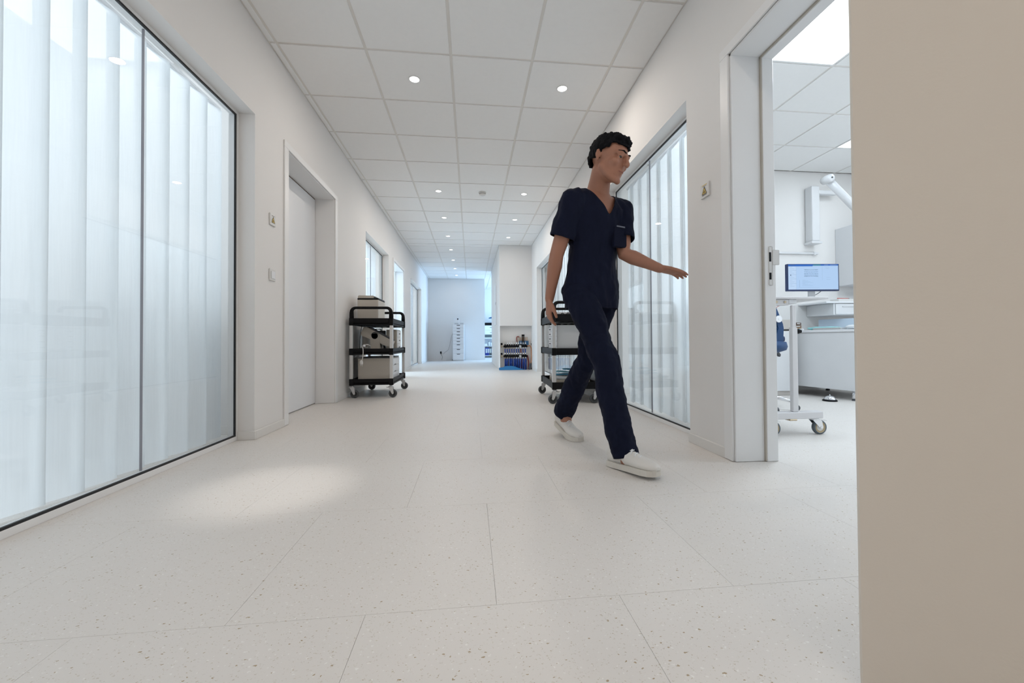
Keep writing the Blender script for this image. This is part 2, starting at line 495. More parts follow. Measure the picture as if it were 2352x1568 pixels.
# ------------------------------------------------------------------ windows
def window(name, side, y0, y1, joints, z0=0.0, z1=ZW):
    s = side                         # -1 left wall, +1 right wall
    X = XL if s < 0 else XR
    xa = X + s * .098; xb = X + s * .145
    def BX(b, xx0, xx1, ya, yb, za, zb, bev=0.0):
        box(b, (min(xx0, xx1), ya, za), (max(xx0, xx1), yb, zb), bev)
    b = new_bm(); fw = 0.022
    BX(b, xa, xb, y0, y1, 0, 0.028, .001); BX(b, xa, xb, y0, y1, z1 - .018, z1, .001)
    BX(b, xa, xb, y0, y0 + fw, .028, z1 - .018, .001); BX(b, xa, xb, y1 - fw, y1, .028, z1 - .018, .001)
    w = struct(name, b, TRIM)
    b = new_bm(); g = 0.011; ga = xa + s * .002; gb = xa + s * .011
    BX(b, ga, gb, y0 + fw, y1 - fw, .028, .028 + g * .9); BX(b, ga, gb, y0 + fw, y1 - fw, z1 - .018 - g, z1 - .018)
    BX(b, ga, gb, y0 + fw, y0 + fw + g, .028 + g, z1 - .018 - g); BX(b, ga, gb, y1 - fw - g, y1 - fw, .028 + g, z1 - .018 - g)
    obj('gasket', b, GASKET, w, label='black seal around the glass')
    ys = [y0 + fw + g] + list(joints) + [y1 - fw - g]
    for a, c in zip(ys[:-1], ys[1:]):
        b = new_bm(); xm = xa + s * .017
        e0 = .002 if a != ys[0] else 0; e1 = .002 if c != ys[-1] else 0
        BX(b, xm - .004, xm + .004, a + e0, c - e1, .028 + g, z1 - .018 - g)
        obj('pane', b, GLASS, w)
    for j in joints:
        b = new_bm(); xm = xa + s * .017
        BX(b, xm - .005, xm + .005, j - .0018, j + .0018, .04, z1 - .03)
        obj('joint_strip', b, mat('joint_strip_grey', (0.30, 0.30, 0.34), 0.4), w)
    return w
window('window_1', -1, -1.4, 2.787, [-.97, -.22, 0.535, 1.285, 2.038])
window('window_2', -1, 5.583, 7.11, [6.33])
window('window_3', -1, 9.667, 11.70, [10.68])
window('window_4', 1, 2.36, 3.885, [3.13])
window('window_5', 1, 5.06, 8.10, [5.86, 6.61, 7.37])

# curtains: deep S-folds of sheer cloth
def curtain(name, label, x, ya, yb, z0, z1, amp, pitch, ph=0.0, group=None):
    n = int((yb - ya) / pitch * 16)
    b = new_bm(); rows_ = [z0, z0 + .012, z0 + .10, z0 + .104, (z0 + z1) / 2, z1 - .06, z1]
    R = []
    for zi, z in enumerate(rows_):
        row = []
        for i in range(n + 1):
            t = (i / n) * (yb - ya) / pitch + ph
            f = 1.0 + 0.12 * noise.noise(Vector((t * .7, z * .8, 3.1)))
            k, fr = math.floor(t), t - math.floor(t)
            if fr < .7:
                u = fr / .7; yy = u * 1.22; xx = math.sin(PI * (u - .5))
            else:
                u = (fr - .7) / .3; yy = 1.22 - .22 * u; xx = math.cos(PI * u)
            yy = min(max(ya + (k + yy - ph) * pitch, ya), yb)
            zz = z + (0.012 * noise.noise(Vector((t * .5, 7, 1))) if zi < 1 else 0)
            row.append(b.verts.new((x + amp * f * xx + .004 * noise.noise(Vector((t * 3, z * 2, 0))), yy, max(zz, .006))))
        R.append(row)
    for a, c in zip(R[:-1], R[1:]):
        for i in range(n):
            f = b.faces.new((a[i], a[i + 1], c[i + 1], c[i])); f.smooth = True
    o = obj(name, b, SHEER)
    tag(o, label, 'curtain', group)
    b = new_bm(); box(b, (x - .012, ya, z1), (x + .012, yb, z1 + .02), .002)
    obj('curtain_rail', b, WHITE, o)
    return o
curtain('sheer_curtain', 'white sheer curtain in tall folds behind the big glass wall on the left', -1.625, -1.35, 2.815, .012, 2.135, .018, .156, .42)
curtain('sheer_curtain', 'white sheer curtain behind the far left window above the trolley', -1.625, 5.5, 7.12, .012, 2.135, .030, .17)
curtain('sheer_curtain', 'pale sheer curtain behind the narrow glass pane near the far wall', -1.625, 9.6, 11.6, .012, 2.135, .030, .17)
curtain('sheer_curtain', 'white sheer curtain behind the right-hand window next to the walking person', 1.575, 2.28, 3.90, .022, 2.13, .014, .19, .2)
curtain('sheer_curtain', 'white sheer curtain behind the glass wall beyond the right trolley', 1.575, 4.95, 7.95, .022, 2.13, .014, .19, .2)

# ------------------------------------------------------------------ doors
def casing_y(bm, X, s, ya, yb, zt, w=.066, t=.012):
    """flat casing on the wall face X, s = direction into the corridor"""
    x0, x1 = sorted((X, X + s * t))
    box(bm, (x0, ya - w, 0.002), (x1, ya, zt), .002); box(bm, (x0, yb, 0.002), (x1, yb + w, zt), .002)
    box(bm, (x0, ya - w, zt), (x1, yb + w, zt + w * .75), .002)
# door 1 : closed slab set deep in the left wall
bm = new_bm(); casing_y(bm, XL, 1, 3.255, 4.335, 2.098)
for (ya, yb) in ((3.255, 3.263), (4.327, 4.335)): box(bm, (-1.60, ya, 0.002), (XL, yb, 2.098), .001)
box(bm, (-1.60, 3.255, 2.09), (XL, 4.335, 2.098), .001)
d1 = struct('door_1', bm, TRIM)
bm = new_bm(); box(bm, (-1.615, 3.269, 0.009), (-1.575, 4.321, 2.080), .002); obj('slab', bm, DOORM, d1)
bm = new_bm()
box(bm, (-1.60, 3.263, .002), (-1.578, 3.2665, 2.09)); box(bm, (-1.60, 4.3235, .002), (-1.578, 4.327, 2.09)); box(bm, (-1.60, 3.263, 2.0835), (-1.578, 4.327, 2.09))
obj('seal', bm, mat('brown_seal', (0.16, 0.12, 0.09), .7), d1)
bm = new_bm()
cyl(bm, (-1.575, 3.34, 1.03), (-1.52, 3.34, 1.03), .009); cyl(bm, (-1.525, 3.34, 1.03), (-1.525, 3.46, 1.03), .009)
cyl(bm, (-1.575, 3.34, 1.03), (-1.569, 3.34, 1.03), .026); obj('handle', bm, STEEL, d1)
# door 2 : open doorway further down
bm = new_bm(); casing_y(bm, XL, 1, 7.555, 8.655, 2.098)
for (ya, yb) in ((7.555, 7.563), (8.640, 8.655)): box(bm, (-1.62, ya, 0.002), (XL, yb, 2.098), .001)
box(bm, (-1.575, 8.625, 0.002), (-1.555, 8.64, 2.085)); box(bm, (-1.62, 7.555, 2.085), (XL, 8.655, 2.098), .001)
d2 = struct('door_2', bm, TRIM)
bm = new_bm(); box(bm, (-2.50, 7.50, .009), (-1.64, 7.54, 2.08), .002); obj('slab', bm, DOORM, d2)
for z in (1.02, 1.32, 1.75):
    bm = new_bm(); box(bm, (-1.603, 8.630, z - .045), (-1.583, 8.641, z + .045), .001); obj('strike_plate', bm, STEEL, d2)
# door 3 : treatment room doorway on the right, leaf swung into the room out of view
ya, yb = 0.92, 1.94
bm = new_bm(); casing_y(bm, XR, -1, ya, yb, 2.098, .066)
box(bm, (XR, yb - .012, .002), (1.500, yb, 2.098), .001); box(bm, (XR, ya, .002), (1.50, ya + .012, 2.098), .001)
box(bm, (XR, ya, 2.086), (1.50, yb, 2.098), .001)
box(bm, (1.500, yb - .024, 0), (1.562, yb + .055, 2.14), .003); box(bm, (1.500, ya - .055, 0), (1.562, ya + .024, 2.14), .003)
box(bm, (1.500, ya - .055, 2.074), (1.562, yb + .055, 2.14), .003)
d3 = struct('door_3', bm, TRIM)
bm = new_bm(); box(bm, (1.492, yb - .022, .004), (1.4995, yb - .012, 2.08)); box(bm, (1.492, ya + .012, 2.077), (1.4995, yb - .012, 2.086))
obj('seal', bm, mat('beige_seal', (0.46, 0.42, 0.36), .7), d3)
bm = new_bm(); box(bm, (1.521, yb - .0262, .90), (1.541, yb - .0235, 1.10), .004, None, 2); obj('strike_plate', bm, OFFW, d3)
for z0, z1 in ((1.022, 1.07), (.93, .965)):
    bm = new_bm(); box(bm, (1.523, yb - .0272, z0), (1.534, yb - .0258, z1)); obj('latch_slot', bm, BLACK, d3)
bm = new_bm(); box(bm, (1.54, yb - .028, 1.005), (1.578, yb - .0235, 1.082), .004, None, 2); obj('latch_lip', bm, OFFW, d3)
bm = new_bm(); box(bm, (1.64, .905, .009), (1.68, 0.96, .0)) ; bm.free()
bm = new_bm(); box(bm, (1.575, 0.90, .009), (2.56, 0.94, 2.08), .002); obj('slab', bm, DOORM, d3)
# door 4 : leaf opened into the corridor right beside the camera
E0, E1 = Vector((0.680, 0.650, 0)), Vector((1.325, 0.005, 0))
dv = (E1 - E0); LW = dv.length; ang = math.atan2(dv.y, dv.x)
bm = new_bm(); box(bm, (0, 0, .012), (LW, .04, 2.09), .0025)
d4 = struct('door_4', bm, LEAFM); d4.location = E0; d4.rotation_euler = (0, 0, ang)
bm = new_bm(); box(bm, (.001, .002, .0121), (LW, .038, .02)); obj('edge_band', bm, mat('worn_edge', (0.42, 0.28, 0.19), .8), d4)
bm = new_bm()
for z in (.25, 1.05, 1.85):
    cyl(bm, (LW + .006, .02, z - .05), (LW + .006, .02, z + .05), .008)
obj('hinge', bm, STEEL, d4)

# ------------------------------------------------------------------ ceiling lamps
LENS = emit('lamp_lens', (1.0, 0.97, 0.92), 6.0)
RING = mat('lamp_ring', (0.82, 0.82, 0.82), .35)
def downlight(x, y, label, k=1.0):
    t = thing('downlight', label, 'light', (x, y, ZC - .006), group='round ceiling spots in the corridor')
    b = new_bm(); lathe(b, [(.037, -.001), (.039, -.005), (.045, -.005), (.048, -.002), (.048, 0)], 28); obj('ring', b, RING, t)
    b = new_bm(); lathe(b, [(0, -.0015), (.037, -.0015)], 28); obj('lens', b, LENS, t)
    area('lamp_light', (0, 0, -.006), .074, P_DOWN * k, WARM, shape='DISK', parent=t)
ordn = ['nearest', 'second', 'third', 'fourth', 'fifth', 'sixth', 'seventh', 'eighth']
dl_l = [3.255, 5.659, 6.87, 8.065, 9.26, 10.445, 11.65, 12.84]
for i, y in enumerate(dl_l):
    downlight(-0.434, y, 'small round ceiling spot, %s of the left row counted from the camera' % ordn[i] if i < 7 else 'small round ceiling spot, last of the left row, next to the far wall', 1.0 if y < 7.5 else .6 if y < 8.5 else .3)
for i, y in enumerate([3.254, 5.664, 6.879, 8.07]):
    downlight(0.762, y, ['small round ceiling spot above the walking person, nearest of the right row', 'small round ceiling spot, second of the right row, beside the smoke detector', 'small round ceiling spot, third of the right row', 'small round ceiling spot just in front of the beige pillar'][i], (1, 1, .6, .25)[i])
for x, y in ((-.434, .85), (.762, .85), (-.434, -1.3), (.762, -1.3)):
    area('lamp_light', (x, y, ZC - .012), .09, P_DOWN * .6, WARM, shape='DISK')
# a tilted spot above and beside the camera throws the bright pool on the floor
sp = bpy.data.lights.new('spot_light', 'SPOT'); sp.energy = 70; sp.color = (1, .95, .9); sp.spot_size = math.radians(17); sp.spot_blend = .9; sp.shadow_soft_size = .04
so = bpy.data.objects.new('spot_light', sp); COL.objects.link(so); so.location = (-.434, 1.55, ZC - .02)
so.rotation_euler = (Vector((-.84, 1.84, 0)) - so.location).to_track_quat('-Z', 'Y').to_euler()
# smoke detector
t = thing('smoke_detector', 'white round smoke detector on the ceiling between the second pair of spots', 'smoke detector', (0.173, 5.66, ZC - .006))
bm = new_bm(); lathe(bm, [(.0, 0), (.052, 0), (.052, -.012), (.047, -.018)], 28); obj('base', bm, OFFW, t)
bm = new_bm(); lathe(bm, [(.040, -.018), (.043, -.022), (.040, -.036), (.028, -.044), (0, -.046)], 28); obj('cap', bm, OFFW, t)
bm = new_bm(); lathe(bm, [(.0405, -.017), (.0455, -.0185), (.0405, -.0215)], 28); obj('vent_gap', bm, DGREY, t)
# light panels of the treatment room
PAN = emit('panel_lens', (0.97, 0.99, 1.0), 1.6)
for i, (x, y) in enumerate(PANELS):
    t = thing('ceiling_light', ['large square ceiling light panel seen through the open doorway at the top', 'square ceiling light panel deeper in the treatment room, only its corner shows', 'square ceiling light panel of the treatment room hidden behind the near door'][i], 'light', (x, y, ZC), group='square light panels of the treatment room')
    b = new_bm()
    for lo, hi in (((-.298, -.298, -.008), (.298, -.285, .01)), ((-.298, .285, -.008), (.298, .298, .01)), ((-.298, -.285, -.008), (-.285, .285, .01)), ((.285, -.285, -.008), (.298, .285, .01))):
        box(b, lo, hi)
    obj('frame', b, TRIM, t)
    b = new_bm(); box(b, (-.285, -.285, -.005), (.285, .285, .008)); obj('diffuser', b, PAN, t)
    area('panel_light', (0, 0, -.012), .56, P_PANEL * (1.7, .35, 1.7)[i], COOL, parent=t)
for i, (x, y) in enumerate(((-2.27, 2.63), (-2.9, .9), (-2.8, 4.2), (-2.9, 6.3), (-2.9, 8.3), (-2.9, 10.7))):
    t = thing('ceiling_light', ['square ceiling light panel showing faintly through the big curtain at top left', 'square ceiling light panel at the back of the curtained left room', 'square ceiling light panel behind the closed left door', 'square ceiling light panel behind the second left window', 'square ceiling light panel behind the open left doorway', 'square ceiling light panel behind the third left window'][i], 'light', (x, y, ZC - .02), group='square light panels of the left rooms')
    if i == 0: t.location.z = 2.50
    b = new_bm(); box(b, (-.3, -.3, 0), (.3, .3, .02), .002); obj('frame', b, TRIM, t)
    b = new_bm(); box(b, (-.285, -.285, -.003), (.285, .285, .0)); obj('diffuser', b, emit('panel_lens_left', (0.97, 0.99, 1.0), 2.4), t)
    area('panel_light', (0, 0, -.012), .56, P_LEFT * (.2, 1.0, 1.0, 3.0, 1.0, 4.0)[i], COOL, parent=t)
area('panel_light', (2.5, 6.6, ZC - .03), .8, 45, COOL)  # unseen lamp without a panel, added in the store to brighten the mid corridor

# ------------------------------------------------------------------ wall plates and warning signs
YEL = mat('warning_yellow', (0.66, 0.47, 0.10), .5)
INK = mat('print_ink', (0.07, 0.06, 0.05), .6)
def warning_sign(y, z, X, s, label, bar=True):
    """plate on wall face X, facing s; local x runs along y"""
    t = thing('warning_sign', label, 'sign', (X, y, z))
    b = new_bm(); box(b, (min(0, s * .010), -.041, -.041), (max(0, s * .010), .041, .041), .003, None, 2); obj('plate', b, OFFW, t)
    b = new_bm(); x0, x1 = sorted((s * .010, s * .0112))
    prism(b, [(-.021, -.020), (.021, -.020), (0, .019)], x0, x1, 'x'); obj('triangle', b, YEL, t, label='yellow warning triangle with black symbol')
    b = new_bm(); x0, x1 = sorted((s * .0111, s * .0118))
    for p, q in (((-.022, -.021), (.022, -.021)), ((.022, -.021), (0, .020)), ((0, .020), (-.022, -.021))):
        d = Vector((q[0] - p[0], q[1] - p[1])).normalized(); n_ = Vector((-d.y, d.x)) * .0015
        prism(b, [(p[0] + n_.x, p[1] + n_.y), (q[0] + n_.x, q[1] + n_.y), (q[0] - n_.x, q[1] - n_.y), (p[0] - n_.x, p[1] - n_.y)], x0, x1, 'x')
    for k in range(3):     # trefoil of the symbol
        a = PI / 2 + k * 2 * PI / 3
        pts = [(.0028 * math.cos(a + w), -.009 + .0028 * math.sin(a + w)) for w in (.5, -.5)] + [(.0085 * math.cos(a + w), -.009 + .0085 * math.sin(a + w)) for w in (-.5, 0, .5)]
        prism(b, pts, x0, x1, 'x')
    cyl(b, (x0, 0, -.009), (x1, 0, -.009), .0018, n=10)
    obj('symbol', b, INK, t)
    b = new_bm(); x0, x1 = sorted((s * .0099, s * .0106))
    if bar:
        box(b, (x0, -.022, -.0285), (x1, .022, -.0255)); obj('print_line', b, INK, t)
        b = new_bm(); box(b, (x0, -.020, .0225), (x1, .020, .0240))
    else:
        box(b, (x0, -.020, .025), (x1, .018, .0275))
    obj('print_line', b, INK, t)
    if bar:
        b = new_bm(); box(b, (x0, -.024, .028), (x1, .024, .032)); obj('header_bar', b, YEL, t)
    return t
warning_sign(3.011, 1.487, XL, 1, 'small white plate with yellow triangle warning on the left wall above the light switch', False)
warning_sign(2.161, 1.474, XR, -1, 'small white plate with yellow triangle warning on the right wall beside the doorway', True)
t = thing('light_switch', 'white square light switch on the left wall below the warning plate', 'switch', (XL, 3.011, 1.098))
bm = new_bm(); box(bm, (0, -.041, -.041), (.009, .041, .041), .003, None, 2); obj('plate', bm, OFFW, t)
bm = new_bm(); box(bm, (.009, -.026, -.026), (.0135, .026, .026), .002, None, 2); obj('rocker', bm, WHITE, t)
t = thing('light_switch', 'tiny white light switch between second left window and the open left doorway', 'switch', (XL, 7.35, 1.10))
bm = new_bm(); box(bm, (0, -.041, -.041), (.009, .041, .041), .003); obj('plate', bm, OFFW, t)
bm = new_bm(); box(bm, (.009, -.026, -.026), (.0135, .026, .026), .002); obj('rocker', bm, WHITE, t)
# flush panel on the pillar's corridor side
t = thing('wall_panel', 'flat white access panel on the long side of the beige pillar', 'panel', (0.625, 10.2, 1.55))
bm = new_bm(); box(bm, (-.008, -.36, -.52), (0, .36, .52), .002); obj('cover', bm, TRIM, t)
bm = new_bm(); box(bm, (-.018, -.30, -.03), (-.008, -.28, .03), .003); obj('latch', bm, STEEL, t)

# ------------------------------------------------------------------ trolleys
HW, HL = .2385, .43
def tray_bm(z0, z1, zf):
    b = new_bm()
    w, l = HW - .008, HL - .008
    box(b, (-w, -l, zf), (w, l, zf + .012), .002)
    r = .018
    for lo, hi in (((-w, -l, z0), (w, -l + r, z1)), ((-w, l - r, z0), (w, l, z1)), ((-w, -l, z0), (-w + r, l, z1)), ((w - r, -l, z0), (w, l, z1))):
        box(b, lo, hi, .004, None, 2)
    for sx in (-1, 1):
        for sy in (-1, 1):
            x0, x1 = sorted((sx * HW, sx * (HW - .046))); y0, y1 = sorted((sy * HL, sy * (HL - .046)))
            box(b, (x0, y0, z0 - .004), (x1, y1, z1 + .002), .006, None, 2)
    for k in range(5):
        x = -.16 + .08 * k
        box(b, (x - .006, -l + .03, zf - .010), (x + .006, l - .03, zf + .001), .002)
    return b
def make_trolley(sw=.022):
    t = thing('service_trolley', '', 'trolley')
    for z0, z1, zf in ((.812, .890, .826), (.482, .550, .500), (.143, .212, .160)):
        obj('tray', tray_bm(z0, z1, zf), BLACK, t)
    for sx in (-1, 1):
        for sy in (-1, 1):
            b = new_bm(); x, y = sx * (HW - .021), sy * (HL - .021)
            for za, zb in ((.213, .479), (.551, .809)):
                box(b, (x - .0185, y - .0185, za), (x + .0185, y + .0185, zb), .006, None, 2)
                for dx in (-.008, .008): box(b, (x + dx - .0015, y - .0195, za), (x + dx + .0015, y + .0195, zb))
            obj('post', b, ALU, t)
    for sy in (-1, 1):
        y = sy * (HL - .022); xx = HW - .024; pts = []
        pts += [(-xx, y, .886), (-xx, y, .925), (-xx + .001, y + sy * .004, .955)]
        for k in range(7):
            a = PI - k / 6 * PI / 2
            pts.append((-xx + .048 + .046 * math.cos(a), y + sy * .006, .960 + .046 * math.sin(a)))
        pts2 = [(-p[0], p[1], p[2]) for p in reversed(pts)]
        rad = [.024, .0235, .022] + [.021, .0205, .019, .018, .017, .016, .0155]
        b = new_bm(); tube(b, pts + pts2, rad + rad[::-1], 12)
        for v in b.verts: v.co.y = y + (v.co.y - y) * .8
        obj('handle', b, BLACK, t)
    for sx in (-1, 1):
        for sy in (-1, 1):
            c = new_bm(); x, y = sx * (HW - .030), sy * (HL - .03)
            cyl(c, (x, y, .120), (x, y, .145), .012); lathe(c, [(.0, .128), (.026, .128), (.028, .120), (.020, .112), (0, .112)], 16, Matrix.Translation((x, y, 0)))
            o = obj('castor', c, STEEL, t)
            b = new_bm(); wx = x + sw; g = 1 if sw > 0 else -1
            for s2 in (-1, 1):
                prism(b, [(x - g * .022, .116), (x + g * .026, .116), (wx + g * .012, .048), (wx, .036), (wx - g * .012, .046)], y + s2 * .020 - .0015, y + s2 * .020 + .0015, 'y', .0008)
            box(b, (x - .022, y - .0215, .1145), (x + .026, y + .0215, .118), .001)
            cyl(b, (wx, y - .024, .046), (wx, y + .024, .046), .007)
            xa_, xb_ = sorted((x - g * .050, x - g * .016)); box(b, (xa_, y - .008, .112), (xb_, y + .008, .118), .002)
            obj('fork', b, STEEL, o)
            b = new_bm(); m = Matrix.Translation((wx, y, .046)) @ Matrix.Rotation(PI / 2, 4, 'X')
            lathe(b, [(.030, -.0135), (.040, -.0140), (.0445, -.010), (.046, -.003), (.046, .003), (.0445, .010), (.040, .0140), (.030, .0135)], 28, m)
            lathe(b, [(.030, -.0135), (.028, -.010), (.0001, -.010)], 28, m, 1); lathe(b, [(.030, .0135), (.028, .010), (.0001, .010)], 28, m, 1)
            obj('wheel', b, [RUBBER, HUB], o)
    return t
TL = (-1.1035, 5.09, 0.0)
trl = make_trolley(); trl.location = TL
trl['label'] = 'black three-tier service trolley against the left wall, loaded with beige equipment'
trl['group'] = 'service trolleys'
trr = make_trolley(-.022); trr['group'] = 'service trolleys'
RZ = -0.045
mR = Matrix.Rotation(RZ, 3, 'Z')
cR = Vector((.797, 3.93, 0)) + mR @ Vector((HW, HL, 0))
trr.location = cR; trr.rotation_euler = (0, 0, RZ)
trr['label'] = 'black three-tier service trolley on the right, half hidden behind the walking person'

def at_left(x, y, z=0): return (x, y, z)
TOPZ, MIDZ, BOTZ = .839, .513, .173       # upper faces of the three tray floors (+1 mm)
# --- on the left trolley
t = thing('desktop_sterilizer', 'beige box-shaped appliance with dark lid band on top of the left trolley', 'appliance', (-1.184, 5.03, TOPZ))
bm = new_bm(); box(bm, (-.118, -.18, 0), (.118, .18, .277), .008, None, 2); obj('body', bm, BEIGE, t)
bm = new_bm(); box(bm, (-.1185, -.181, .277), (.1185, .181, .292), .003); obj('dark_band', bm, BLACK, t)
bm = new_bm(); prism(bm, [(-.117, .292), (.060, .292), (.062, .325), (-.107, .327), (-.115, .318)], -.17, .17, 'y', .004); obj('lid', bm, BEIGE, t)
bm = new_bm(); prism(bm, [(.062, .292), (.117, .292), (.117, .297), (.062, .318)], -.15, .17, 'y', .002); obj('lid_hinge', bm, DGREY, t)
t = thing('paper_tray', 'low white tray beside the beige appliance on the left trolley', 'tray', (-.975, 5.02, TOPZ))
bm = new_bm(); box(bm, (-.060, -.13, 0), (.062, .13, .056), .004, None, 2); obj('body', bm, WHITE, t)
bm = new_bm(); box(bm, (-.05, -.12, .056), (.045, .12, .061), .001); obj('paper', bm, OFFW, t)
# tilting unit
t = thing('tilting_press', 'beige tilted device with round grey pivot disc on the middle shelf of the left trolley', 'device', (-1.105, 4.93, MIDZ))
bm = new_bm()
prism(bm, [(-.058, 0), (.060, 0), (.056, .10), (.050, .185), (.030, .212), (-.030, .212), (-.050, .185), (-.054, .10)], -.085, .085, 'y', .004)
obj('pedestal', bm, BEIGE, t)
mt = Matrix.Translation((-.012, 0, .180)) @ Matrix.Rotation(math.radians(25), 4, 'Y')
bm = new_bm(); prism(bm, [(-.150, -.040), (-.135, -.056), (.215, -.050), (.222, .035), (-.120, .062), (-.150, .045)], -.075, .075, 'y', .006, mt); obj('tilted_body', bm, BEIGE, t)
bm = new_bm(); prism(bm, [(-.085, .060), (.215, .036), (.215, .047), (-.080, .074)], -.068, .068, 'y', .002, mt); obj('dark_platen', bm, DGREY, t)
bm = new_bm(); lathe(bm, [(0, .0005), (.043, .0005), (.043, .006), (.037, .008), (0, .008)], 32, Matrix.Translation((-.002, -.077, .182)) @ Matrix.Rotation(PI / 2, 4, 'X')); obj('pivot_disc', bm, DGREY, t)
bm = new_bm(); tube(bm, smooth_path([(.165, -.02, .11), (.195, -.03, .09), (.170, -.03, .060), (.198, -.035, .048)]), .004, 8); obj('lever', bm, DGREY, t)
t = thing('grey_case', 'dark grey flat case standing at the back of the left trolley middle shelf', 'case', (-1.19, 5.33, MIDZ))
bm = new_bm(); box(bm, (-.11, -.03, 0), (.11, .03, .255), .006, None, 2); obj('body', bm, GREY, t)
bm = new_bm(); tube(bm, smooth_path([(-.05, 0, .255), (-.045, 0, .272), (.045, 0, .272), (.05, 0, .255)]), .006, 8); obj('handle', bm, DGREY, t)
t = thing('white_canister', 'pale upright canister at the left end of the left trolley middle shelf', 'canister', (-1.262, 5.10, MIDZ))
bm = new_bm(); lathe(bm, [(0, 0), (.045, 0), (.048, .004), (.048, .21), (.040, .235), (.018, .245), (.018, .262), (0, .262)], 24); obj('body', bm, OFFW, t)
bm = new_bm(); lathe(bm, [(.0, .262), (.022, .262), (.022, .280), (0, .281)], 16); obj('cap', bm, GREY, t)
def drawer_unit(name, label, loc, w, d, h, cols, rows, side, body=BEIGE, front=WHITE, lid=None, rz=0, knob='slot'):
    """box w(x) d(y) h, drawers on face side = +1/-1 of x"""
    t = thing(name, label, 'drawer unit', loc, rz)
    b = new_bm(); box(b, (-w / 2, -d / 2, 0), (w / 2, d / 2, h), .003); obj('body', b, body, t)
    if lid:
        b = new_bm(); box(b, (-w / 2 - .002, -d / 2 - .002, h), (w / 2 + .002, d / 2 + .002, h + .010), .003); obj('lid', b, lid, t)
    for c in range(cols):
        for r in range(rows):
            y0 = -d / 2 + .006 + c * (d - .012) / cols; y1 = y0 + (d - .012) / cols - .004
            z0 = .006 + r * (h - .012) / rows; z1 = z0 + (h - .012) / rows - .004
            x0, x1 = sorted((side * w / 2, side * (w / 2 + .008)))
            b = new_bm(); box(b, (x0, y0, z0), (x1, y1, z1), .0015); o = obj('drawer', b, front, t)
            ym = (y0 + y1) / 2; zm = (z0 + z1) / 2
            b = new_bm()
            if knob == 'slot':
                xa, xb = sorted((side * (w / 2 + .007), side * (w / 2 + .013))); box(b, (xa, ym - .04, z0 + .003), (xb, ym + .04, z0 + .010), .001)
            else:
                xa, xb = sorted((side * (w / 2 + .007), side * (w / 2 + .020))); box(b, (xa, ym - .016, zm - .006), (xb, ym + .016, zm + .004), .002)
            obj('pull', b, DGREY, o)
    return t
drawer_unit('drawer_cabinet', 'big beige cabinet with white drawers on the bottom shelf of the left trolley', (-1.106, 5.10, BOTZ), .352, .60, .262, 1, 3, 1, BEIGE, WHITE, GREY)
drawer_unit('drawer_cabinet', 'small beige cabinet with two white drawers at the far end of the left trolley', (-.978, 5.30, MIDZ), .125, .27, .262, 1, 3, 1, BEIGE, WHITE, None, 0, 'knob')
t = thing('power_cable', 'cream power cable with plug hanging over the middle tray of the left trolley', 'cable', (-1.20, 4.70, .56))
bm = new_bm(); tube(bm, smooth_path([(.06, .12, -.02), (.040, .09, .032), (.01, .05, .03), (-.02, .02, .012), (0, -.028, .006), (.012, -.046, -.02), (.010, -.046, -.10), (-.005, -.046, -.15)]), .0045, 8)
tube(bm, smooth_path([(.04, .08, -.02), (.07, .05, .02), (.03, .01, .035), (-.01, .03, .02), (.03, .06, .0), (.06, .03, .03)]), .004, 8); obj('cord', bm, OFFW, t)
bm = new_bm(); lathe(bm, [(0, -.02), (.013, -.02), (.018, -.008), (.018, .012), (.010, .03), (0, .032)], 16, Matrix.Translation((-.006, -.046, -.168)))
for s2 in (-1, 1): cyl(bm, (-.006 + s2 * .008, -.046, -.205), (-.006 + s2 * .008, -.046, -.186), .0024, n=8)
obj('plug', bm, OFFW, t)
bm = new_bm(); lathe(bm, [(0, -.012), (.014, -.012), (.016, 0), (.012, .014), (0, .016)], 14, Matrix.Translation((.012, .0, .020))); obj('socket_end', bm, WHITE, t)
t = thing('black_cord', 'thin black cord hanging under the top tray at the left post of the left trolley', 'cord', (-1.255, 4.75, .50))
bm = new_bm(); tube(bm, smooth_path([(.03, 0, .318), (.018, 0, .24), (.008, 0, .14), (.004, .0, .060), (.01, .03, .020)]), .0032, 7); obj('cord', bm, BLACK, t)

# --- on the right trolley (local frame of that trolley)
def on_r(x, y, z):
    v = cR + mR @ Vector((x, y, 0)); return (v.x, v.y, z)
t = drawer_unit('small_parts_cabinet', 'grey-beige cabinet with many little drawers on the right trolley middle shelf', on_r(.002, -.10, MIDZ), .355, .56, .268, 2, 5, -1, PALE, WHITE, None, RZ, 'knob')
t = thing('tool_box', 'shallow white box with loose cables on top of the right trolley', 'box', on_r(-.06, -.05, TOPZ), RZ)
bm = new_bm(); box(bm, (-.11, -.15, 0), (.115, .15, .085), .004, None, 2); obj('body', bm, WHITE, t)
bm = new_bm(); tube(bm, smooth_path([(-.03, -.154, .02), (-.05, -.158, .055), (-.03, -.156, .075), (0, -.158, .055), (.03, -.156, .080), (.05, -.158, .05), (.04, -.156, .02)]), .0035, 7); obj('cable', bm, DGREY, t)
def soft_bag(name, label, cat, loc, size, m, seed, rz=0.0, sub=3):
    t = bmesh.new(); bmesh.ops.create_icosphere(t, subdivisions=sub, radius=1)
    for v in t.verts:
        c = v.co; p = [math.copysign(abs(a) ** .6, a) for a in c]
        v.co = Vector((p[0] * size[0], p[1] * size[1], p[2] * size[2] + size[2]))
        nn = noise.noise_vector(v.co * 22 + Vector((seed, 0, 0)))
        v.co += nn * .010
        v.co.z = max(v.co.z, 0)
    for f in t.faces: f.smooth = True
    o = obj(name, t, m); o.location = loc; o.rotation_euler = (0, 0, rz)
    return tag(o, label, cat)
CLOTHG = mat('grey_cloth', (0.42, 0.40, 0.39), .9, bump=.3)
